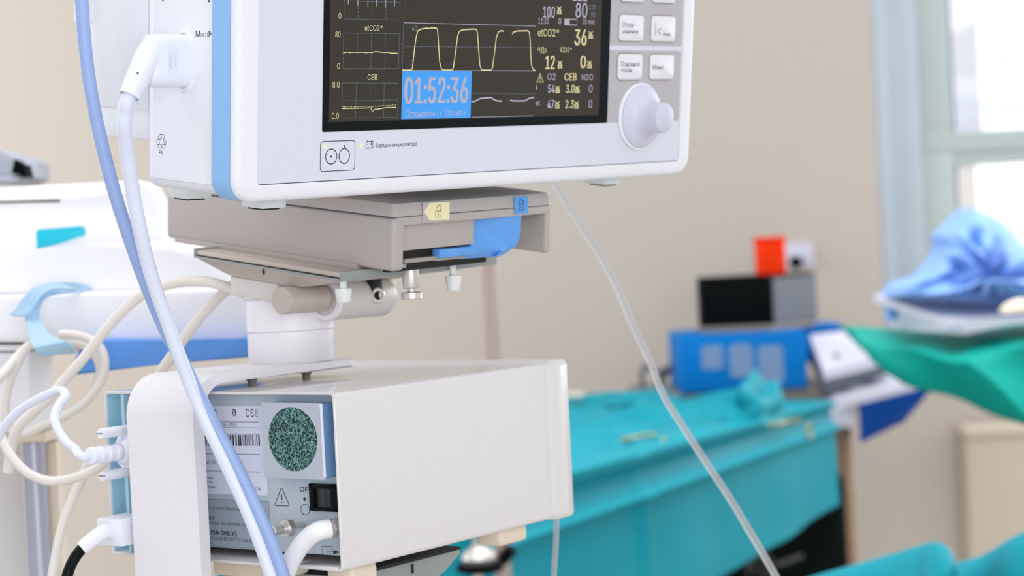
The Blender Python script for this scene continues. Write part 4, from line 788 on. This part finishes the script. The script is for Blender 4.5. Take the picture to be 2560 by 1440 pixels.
for j in range(nV + 1):
    row = []
    for i in range(nU + 1):
        s = i / nU; q = j / nV
        base = N0 + (N1 - N0) * s
        # section: hem, skirt, top
        if q < 0.45:
            h = 1 - q / 0.45; z = -(0.225 + 0.10 * (1 - s)) * h
            fold = 0.006 * sin(s * 17 + 1.2) * h + 0.012 * noise.noise(Vector((s * 9, h * 1.3, 3.1)))
            p = base - perp * (0.006 + 0.012 * h + fold * h) + Vector((0, 0, z))
            ridge = -0.016 * math.exp(-((h - 0.26) / 0.03) ** 2) - 0.010 * math.exp(-((h - 0.03) / 0.05) ** 2) + 0.012 * math.exp(-((h - 0.13) / 0.05) ** 2) - 0.012 * math.exp(-((s - 0.36) / 0.012) ** 2) * min(1, h * 3); p += perp * ridge
        else:
            g = (q - 0.45) / 0.55; p = base + perp * (g * wid * (0.55 + 0.45 * s))
            nn = noise.fractal(Vector((p.x * 9, p.y * 7, 1.7)), 0.9, 2.0, 4); p += Vector((0, 0, (0.026 * nn + 0.07 * abs(noise.noise(Vector((p.x * 4.5, p.y * 3.5, 8)))) * g) * min(1, g * 6)))
        row.append(p)
    rows.append(row)
V = [[bm.verts.new(p) for p in r] for r in rows]
for j in range(nV):
    for i in range(nU): bm.faces.new((V[j][i], V[j][i + 1], V[j + 1][i + 1], V[j + 1][i]))
# right-hand skirt
E0 = N1; E1 = N1 + perp * wid
for k in range(12):
    pass
g = []
for j in range(9):
    h = j / 8; g.append([bm.verts.new(E0 + perp * wid * (i / 20) + dirn * (0.004 + 0.01 * h + 0.008 * h * sin(i * 1.1)) - Vector((0, 0, 0.22 * h))) for i in range(21)])
for j in range(8):
    for i in range(20): bm.faces.new((g[j][i], g[j][i + 1], g[j + 1][i + 1], g[j + 1][i]))
g = [[bm.verts.new(N0 + perp * wid * 0.55 * (i / 16) - dirn * (0.004 + 0.012 * (j / 8) + 0.008 * (j / 8) * sin(i * 1.2)) - Vector((0, 0, 0.30 * j / 8))) for i in range(17)] for j in range(9)]
for j in range(8):
    for i in range(16): bm.faces.new((g[j][i], g[j][i + 1], g[j + 1][i + 1], g[j + 1][i]))
dr = part(td, 'drape', bm, TEAL, ang=70)
sd = dr.modifiers.new('thickness', 'SOLIDIFY'); sd.thickness = 0.002
bm = B(); q = [N0 + dirn * 0.05 + perp * 0.03, N1 - dirn * 0.01 + perp * 0.01, N1 - dirn * 0.01 + perp * (wid - 0.02), N0 + dirn * 0.05 + perp * (wid * 0.55 - 0.04)]
loft(bm, [[p + Vector((0, 0, -0.05)) for p in q], [p + Vector((0, 0, -0.02)) for p in q]]); part(td, 'tabletop', bm, METAL)
for p in (q[1], q[2]): pass
pp = (N0 + N1) / 2 + perp * wid / 2 - dirn * 0.25; bm = B(); cyl(bm, (pp.x, pp.y, 0), (pp.x, pp.y, TZ - 0.05), 0.05); part(td, 'pedestal', bm, METAL)
# heap of loose drape and clips on it
def blob(bm, c, rx, ry, rz, seed, ax=dirn, amp=0.3, n=28, m=14, fr=2.2):
    side = Vector((-ax.y, ax.x, 0)); L = []
    for j in range(m + 1):
        th = pi * 0.5 * j / m; row = []
        for i in range(n):
            ph = 2 * pi * i / n; d_ = Vector((cos(ph) * cos(th), sin(ph) * cos(th), sin(th)))
            k = 1 + amp * noise.fractal(d_ * fr + Vector((seed, seed * 0.3, 0)), 0.8, 2.0, 3); row.append(c + ax * d_.x * rx * k + side * d_.y * ry * k + Vector((0, 0, d_.z * rz * k)))
        L.append(row)
    loft(bm, L)
bm = B(); c = on(1925, 1040); blob(bm, c + perp * 0.03 - Vector((0, 0, 0.01)), 0.115, 0.05, 0.075, 2.2, amp=0.35); single('drape_bundle', 'bunched teal drape heap near the right end of the table', 'drape', bm, TEAL, WORLD, c, ang=70)
bm = B(); c = on(1560, 1010); blob(bm, c - Vector((0, 0, 0.01)), 0.16, 0.12, 0.035, 5.1, amp=0.4); single('drape_bundle', 'low crumpled teal drape fold lying beside the white analyser box', 'drape', bm, TEAL, WORLD, c, ang=70)
for x, y, lb in ((1600, 1108, 'small metal towel clip on the drape edge, middle of the table'), (1965, 1072, 'small metal towel clip with a ring near the right drape edge')):
    c = on(x, y) + Vector((0, 0, 0.012)); ct = thing('towel_clip', lb, 'clip', WORLD, c, 'towel clips on the teal drape')
    bm = B(); tube(bm, [c - dirn * 0.05, c, c + dirn * 0.03 - perp * 0.01], 0.004, 4, 10); tube(bm, [c - dirn * 0.05 + perp * 0.012, c, c + dirn * 0.03 - perp * 0.018], 0.004, 4, 10); part(ct, 'jaw', bm, BRASS)
    bm = B(); cc = c + dirn * 0.04 - perp * 0.03 - Vector((0, 0, 0.02)); tube(bm, [cc + (dirn * cos(a) + Vector((0, 0, 1)) * sin(a)) * 0.013 for a in [2 * pi * k / 16 for k in range(17)]], 0.003, 2, 8); part(ct, 'ring', bm, BRASS)
a = on(1450, 1026); bm = B(); box(bm, -0.03, 0.03, -0.012, 0.012, 0, 0.012, bev=0.004, M=Matrix.Translation(a + Vector((-0.02, 0, 0.028)))); single('cream_swab', 'small cream swab on the teal drape beside the box', 'swab', bm, CREAMF, WORLD, a)
# black bag below the table
bg = thing('black_bag', 'black bag with faded grey lettering below the teal table', 'bag', WORLD, (at(1900, 1400, 4.05).x, 4.0, 0))
a = at(1640, 1300, 4.05); c = at(2120, 1300, 4.05)
bm = B(); box(bm, a.x, c.x, 4.05, 4.35, 0, at(1900, 1190, 4.05).z, bev=0.02, seg=3); part(bg, 'body', bm, BLACKBAG)
BP = Plane(WORLD, 1, 4.05, (1, 0, 0), (0, 0, 1), (0, -1, 0)); bm = B(); writepx(bm, 'KO', BP, 1866, 1388, 1936, 1440, 0.002, 0.03); strip(bm, BP, [BP.uv(1940, 1412), BP.uv(2008, 1388)], 0.011, 0.002); part(bg, 'lettering', bm, BAGPRINT)

# ================================================================== BACK TABLE WITH UNITS
BY = 4.40; BZ = on(1840, 975).z
bx0 = at(1640, 960, BY); bx1 = at(2230, 960, BY)
un = thing('blue_unit', 'bright blue box unit with three grey printed marks and a sloped white control panel', 'device', WORLD, (at(1870, 960, BY).x, BY, at(1870, 975, BY).z))
ux0 = at(1700, 900, BY).x; ux1 = at(2018, 900, BY).x; uz0 = at(1860, 978, BY).z; uz1 = at(1860, 832, BY).z; tilt = (at(2018, 900, BY).z - at(1700, 900, BY).z)
bm = B(); box(bm, ux0, ux1, BY, BY + 0.3, uz0, uz1, bev=0.006, seg=3); box(bm, ux1 - 0.01, ux1 + 0.11, BY + 0.14, BY + 0.3, uz0 + 0.05, uz1 + 0.004, bev=0.004); part(un, 'case', bm, UNITB)
UP = Plane(WORLD, 1, BY, (1, 0, 0), (0, 0, 1), (0, -1, 0)); bm = B()
for x0, y0, x1, y1, f0 in ((1756, 862, 1806, 924, 0.35), (1826, 858, 1880, 944, 0.9), (1898, 862, 1956, 960, 0.6)):
    a = UP.uv(x0, y1); c = UP.uv(x1, y0); flat(bm, [UP.to(p[0], p[1], 0.001) for p in rrect(a[0], c[0], a[1], c[1], 0.012 * f0 + 0.004)])
part(un, 'printed_mark', bm, UNITG)
# sloped control panel
a0 = at(2024, 838, BY + 0.05); a1 = at(2060, 930, BY - 0.03); b0 = at(2120, 826, BY + 0.10); b1 = at(2222, 888, BY + 0.02); up_ = Vector((0, 0, 0.02))
bm = B(); loft(bm, [[a0 - up_, a1 - up_, b1 - up_, b0 - up_], [a0, a1, b1, b0]]); cp = part(un, 'control_panel', bm, TRAYW)
bm = B(); loft(bm, [[a0 - up_ * 3.4, a1 - up_ * 2.6, b1 - up_ * 2.0, b0 - up_ * 3], [a0 - up_, a1 - up_, b1 - up_, b0 - up_]]); part(un, 'panel_base', bm, CHAR)
nrm = (a1 - a0).cross(b0 - a0).normalized(); nrm = nrm if nrm.z > 0 else -nrm
for x, y in ((2088, 896), (2146, 882), (2110, 862)):
    r_ = ray(x, y); tt = (a0 - CAM).dot(nrm) / r_.dot(nrm); p = CAM + r_ * tt; bm = B(); lathe(bm, p, nrm, [(0, 0.008), (0.01, 0.008), (0.012, 0.006)], 16); part(un, 'control_knob', bm, CHAR, cp)
ub = thing('black_unit', 'black box unit with a charcoal front standing on the blue unit', 'device', WORLD, (at(1890, 800, BY + 0.05).x, BY + 0.1, uz1))
kx0 = at(1752, 750, BY + 0.04).x; kx1 = at(1925, 750, BY + 0.04).x; kz0 = uz1; kz1 = at(1880, 690, BY + 0.04).z; kx2 = at(2034, 750, BY + 0.2).x
P0 = [(kx0, BY + 0.05), (kx1, BY + 0.02), (kx2, BY + 0.16), (kx2 - 0.14, BY + 0.28), (kx0 + 0.01, BY + 0.22)]
bm = B(); prism(bm, P0, kz0 + 0.014, kz1, lambda a, c, d: Vector((a, c, d)), bev=0.004); part(ub, 'case', bm, JET)
A_ = Vector((kx1, BY + 0.02, 0)); C_ = Vector((kx2, BY + 0.16, 0)); dd = (C_ - A_).normalized(); nf = Vector((dd.y, -dd.x, 0))
bm = B(); loft(bm, [[A_ + dd * s + nf * n_ + Vector((0, 0, z)) for n_, z in ((0.0, kz0 + 0.018), (0.004, kz0 + 0.018), (0.004, kz1 - 0.006), (0.0, kz1 - 0.006))] for s in (0.006, (C_ - A_).length - 0.004)]); part(ub, 'front_panel', bm, CHAR)
bm = B(); prism(bm, P0, kz0, kz0 + 0.016, lambda a, c, d: Vector((a, c, d)), bev=0.002); part(ub, 'base_trim', bm, GREYT)
oc = at(1930, 688, BY + 0.13); ox0 = at(1893, 640, BY + 0.13).x; ox1 = at(1964, 640, BY + 0.13).x; oz1 = at(1928, 592, BY + 0.13).z
ob = thing('orange_container', 'orange-red plastic container standing on the black unit', 'container', WORLD, (oc.x, BY + 0.16, kz1))
bm = B(); prism(bm, rrect(ox0, ox1, BY + 0.12, BY + 0.19, 0.012), kz1, oz1 - 0.012, lambda a, c, d: Vector((a, c, d)), bev=0.003); part(ob, 'body', bm, ORANGE)
bm = B(); prism(bm, rrect(ox0 - 0.002, ox1 + 0.002, BY + 0.118, BY + 0.192, 0.012), oz1 - 0.012, oz1, lambda a, c, d: Vector((a, c, d)), bev=0.002); part(ob, 'lid', bm, ORANGE)
# socket
sk = thing('wall_socket', 'white wall socket with a black plug behind the orange container', 'socket', WORLD, at(1995, 640, WY))
a = at(1965, 672, WY); c = at(2030, 605, WY); bm = B(); box(bm, a.x, c.x, WY - 0.012, WY + 0.001, a.z, c.z, bev=0.004, seg=3); part(sk, 'plate', bm, TRAYW)
a = at(1987, 655, WY); bm = B(); lathe(bm, (a.x, WY - 0.008, a.z), (0, -1, 0), [(0, 0.016), (0.03, 0.015), (0.04, 0.010)], 20); single('wall_plug', 'round black plug pushed into the white wall socket', 'plug', bm, JET, WORLD, (a.x, WY - 0.02, a.z))
# cable behind the unit
bm = B(); tube(bm, [at(1700, 930, 4.6), at(1668, 922, 4.6), at(1640, 930, 4.6), at(1618, 915, 4.6), at(1604, 935, 4.6), at(1612, 985, 4.6)], 0.006, 6, 10); tube(bm, [at(1700, 905, 4.62), at(1670, 925, 4.62), at(1648, 960, 4.62), at(1640, 990, 4.62)], 0.009, 6, 10)
single('power_lead', 'dark lead looped beside the blue unit', 'cable', bm, CHAR, WORLD, at(1640, 930, 4.6))
bt = thing('side_stand', 'grey stand with a brown post carrying the blue unit', 'stand', WORLD, (at(2115, 1200, BY).x, BY, 0))
zt_ = uz0; bm = B(); box(bm, ux0 - 0.1, ux1 + 0.1, BY + 0.01, BY + 0.4, zt_ - 0.03, zt_, bev=0.004); part(bt, 'top', bm, GREYT)
p0 = at(2112, 1075, BY - 0.02); bm = B(); cyl(bm, (p0.x, BY + 0.03, 0), (p0.x, BY + 0.03, zt_ - 0.02), 0.022); part(bt, 'post', bm, WOOD)
a = at(2070, 1000, BY - 0.05); c = at(2140, 1070, BY - 0.05); bm = B(); box(bm, a.x, c.x, BY - 0.05, BY + 0.02, c.z, a.z, bev=0.008, seg=3); part(bt, 'post_bracket', bm, TRAYW)
# tray bin on the right of the post
tb_ = thing('tray_shelf', 'slanted grey tray with a deep blue underside beside the blue unit', 'tray', WORLD, at(2220, 990, BY - 0.1))
q0 = at(2085, 1005, BY - 0.08); q1 = at(2338, 943, BY - 0.02); q2 = at(2240, 905, BY + 0.20); q3 = at(2070, 950, BY + 0.14); dn = Vector((0, 0, -0.018))
bm = B(); loft(bm, [[p + dn for p in (q0, q1, q2, q3)], [q0, q1, q2, q3]]); part(tb_, 'tray', bm, TRAYW)
r0_ = at(2150, 1108, BY - 0.03); r1_ = at(2260, 1055, BY + 0.02); r2_ = at(2250, 1020, BY + 0.16); r3_ = at(2150, 1040, BY + 0.14)
bm = B(); loft(bm, [[r0_, r1_, r2_, r3_], [p + dn for p in (q0 + (q1 - q0) * 0.24, q1, q2, q3 + (q2 - q3) * 0.3)]]); part(tb_, 'bin', bm, DEEPB)
bm = B(); c = (q0 + q1 + q2 + q3) / 4 + Vector((0.03, 0.02, 0.004)); blob(bm, c - Vector((0, 0, 0.006)), 0.07, 0.05, 0.03, 3.3, ax=Vector((1, 0, 0)), amp=0.3); single('white_swab', 'crumpled white paper on the slanted tray', 'paper', bm, TRAYW, WORLD, c)

# ================================================================== GREEN INSTRUMENT TABLE
GY = 3.3; GZ = lvl(2560, 800, 0.0).z
gz = at(2300, 850, GY).z
gt = thing('instrument_table', 'instrument table under a dark green drape at the right edge', 'table', WORLD, (at(2500, 900, GY).x, GY + 0.1, 0))
L0 = at(2098, 812, GY + 0.35); L1 = at(2160, 862, GY + 0.10); F0 = at(2420, 898, GY - 0.15); F1 = at(2700, 852, GY - 0.10); Bk = at(2700, 770, GY + 0.5)
zt2 = F0.z
bm = B(); top = [L0, L1, F0, F1, Bk]; cen = sum(top, Vector()) / 5
hem = [at(2150, 850, GY + 0.30), at(2262, 955, GY + 0.05), at(2590, 1075, GY - 0.18), at(2760, 1075, GY - 0.10), Bk - Vector((0, 0, 0.2))]
n = 5; dense = []
def lerp(P, m_): return [P[i] + (P[i + 1] - P[i]) * k / m_ for i in range(len(P) - 1) for k in range(m_)] + [P[-1]]
Tt = lerp(top, 10); Hm = lerp(hem, 10); loops = []
for j in range(11):
    h = j / 10; row = []
    for i in range(len(Tt)):
        p = Tt[i].lerp(Hm[i], h); out = (p - cen); out.z = 0; out = out.normalized() if out.length > 0 else out
        row.append(p + out * (0.012 * sin(h * pi) + 0.018 * h * sin(i * 0.7) + 0.014 * noise.noise(p * 7)) + Vector((0, 0, 0.012 * noise.noise(p * 11))))
    loops.append(row)
V = [[bm.verts.new(p) for p in r] for r in loops]
for j in range(10):
    for i in range(len(Tt) - 1): bm.faces.new((V[j][i], V[j][i + 1], V[j + 1][i + 1], V[j + 1][i]))
cv = bm.verts.new(cen)
for i in range(len(Tt) - 1): bm.faces.new((V[0][i], cv, V[0][i + 1]))
gd = part(gt, 'drape', bm, GREEN, ang=70); sd = gd.modifiers.new('thickness', 'SOLIDIFY'); sd.thickness = 0.003
bm = B(); cyl(bm, (cen.x + 0.15, cen.y + 0.05, 0), (cen.x + 0.15, cen.y + 0.05, cen.z - 0.03), 0.018); part(gt, 'post', bm, METAL)
ty = thing('instrument_tray', 'shallow lavender-grey tray on small feet on the green drape', 'tray', WORLD, at(2420, 790, GY))
t0 = at(2184, 743, GY + 0.22); t1 = at(2370, 806, GY - 0.06); t2 = at(2720, 790, GY - 0.02); t3 = at(2720, 720, GY + 0.25); th_ = Vector((0, 0, 0.014))
bm = B(); loft(bm, [[t0 - th_ * 0.6, t1 - th_ * 0.6, t2 - th_ * 0.6, t3 - th_ * 0.6], [t0 + th_ * 0.4, t1 + th_ * 0.4, t2 + th_ * 0.4, t3 + th_ * 0.4]]); part(ty, 'tray', bm, TRAYW)
for x, y in ((2228, 780), (2385, 800)): p = at(x, y - 14, GY + (0.18 if x < 2300 else 0.0)); bm = B(); cyl(bm, p, p - Vector((0, 0, 0.024)), 0.012); part(ty, 'foot', bm, CLOTHB)
# blue cloth heap
bm = B(); P = [(2232, 742), (2236, 722), (2262, 706), (2308, 694), (2336, 668), (2352, 640), (2364, 612), (2358, 590), (2390, 560), (2418, 528), (2430, 519), (2470, 532), (2512, 556), (2548, 602), (2600, 640), (2700, 660), (2720, 770), (2480, 772), (2380, 762), (2290, 752)]
nl = 18; ctr = (2480, 690); loops = []
from math import sqrt
dens = []
for i in range(len(P)):
    x0, y0 = P[i]; x1, y1 = P[(i + 1) % len(P)]
    for k in range(5): dens.append((x0 + (x1 - x0) * k / 5, y0 + (y1 - y0) * k / 5))
for j in range(nl + 1):
    s = j / nl; row = []
    for i, (x, y) in enumerate(dens):
        xx_ = ctr[0] + (x - ctr[0]) * (1 - s); yy_ = ctr[1] + (y - ctr[1]) * (1 - s)
        dp_ = GY + 0.12 - 0.13 * sqrt(max(0, 1 - (1 - s) ** 2)) - 0.05 * min(1, s * 4) * min(1, (1 - s) * 2.5) * (1 - 3.0 * abs(noise.noise(Vector((2.3 * cos(math.atan2(y - ctr[1], x - ctr[0])) + 3, 2.3 * sin(math.atan2(y - ctr[1], x - ctr[0])), s * 1.4))))) - 0.012 * noise.noise(Vector((xx_ / 30, yy_ / 30, 1.0))) - (0.05 if yy_ > 700 else 0) * s
        row.append(at(xx_, yy_, dp_))
    loops.append(row)
back = [p + Vector((0, 0.10, 0)) for p in loops[0]]
loft(bm, [back] + loops[:-1]); single('blue_cloth', 'heaped light blue cloth wrap on the tray by the window', 'cloth', bm, CLOTHB, WORLD, at(2480, 770, GY + 0.05), ang=80)
bm = B(); c = at(2545, 772, GY - 0.13); blob(bm, c - Vector((0, 0, 0.006)), 0.03, 0.02, 0.022, 1.1, ax=Vector((1, 0, 0)), amp=0.15); single('cream_swab', 'cream swab at the front of the blue cloth, right edge', 'swab', bm, CREAMF, WORLD, c)

# ================================================================== LOW RIGHT
cbn = thing('cream_cabinet', 'cream cabinet standing low by the wall under the green table', 'cabinet', WORLD, (at(2500, 1300, 4.9).x, 4.93, 0))
a = at(2398, 1100, 4.97); zc_ = at(2450, 1064, 4.88).z
bm = B(); box(bm, a.x, a.x + 0.6, 4.89, 4.98, 0, zc_ - 0.03, bev=0.006); part(cbn, 'body', bm, CABC)
bm = B(); box(bm, a.x - 0.006, a.x + 0.61, 4.88, 4.985, zc_ - 0.03, zc_, bev=0.006); part(cbn, 'worktop', bm, CREAMF)
# near teal drape at lower right
nd = thing('near_drape', 'near teal drape with a raised fold at the lower right corner', 'drape', WORLD, pt(2400, 1440, 2.05))
def drapelet(name, P, seed):
    bm = B(); Q = smooth(P, 8); V = []
    for j in range(15):
        h = j / 14
        V.append([bm.verts.new(p + Vector((-0.05 * h + 0.012 * h * sin(i * 0.31 + seed), -0.09 * sin(h * 1.5) + 0.012 * sin(i * 0.45 + seed) * h, 0.004 * sin(h * pi * 2) - 0.20 * h * h - 0.03 * h))) for i, p in enumerate(Q)])
    for j in range(14):
        for i in range(len(Q) - 1): bm.faces.new((V[j][i], V[j][i + 1], V[j + 1][i + 1], V[j + 1][i]))
    o = part(nd, name, bm, TEAL, ang=70); m = o.modifiers.new('thickness', 'SOLIDIFY'); m.thickness = 0.005
drapelet('fold', [pt(1900, 1500, 2.22), pt(2040, 1450, 2.18), pt(2200, 1404, 2.12), pt(2300, 1374, 2.06), pt(2338, 1364, 2.03), pt(2362, 1372, 2.00), pt(2376, 1400, 1.98), pt(2380, 1450, 1.97)], 0.4)
drapelet('fold', [pt(2330, 1420, 2.12), pt(2400, 1404, 2.10), pt(2455, 1388, 2.08), pt(2500, 1362, 2.05), pt(2545, 1336, 2.02), pt(2640, 1300, 1.98)], 2.1)
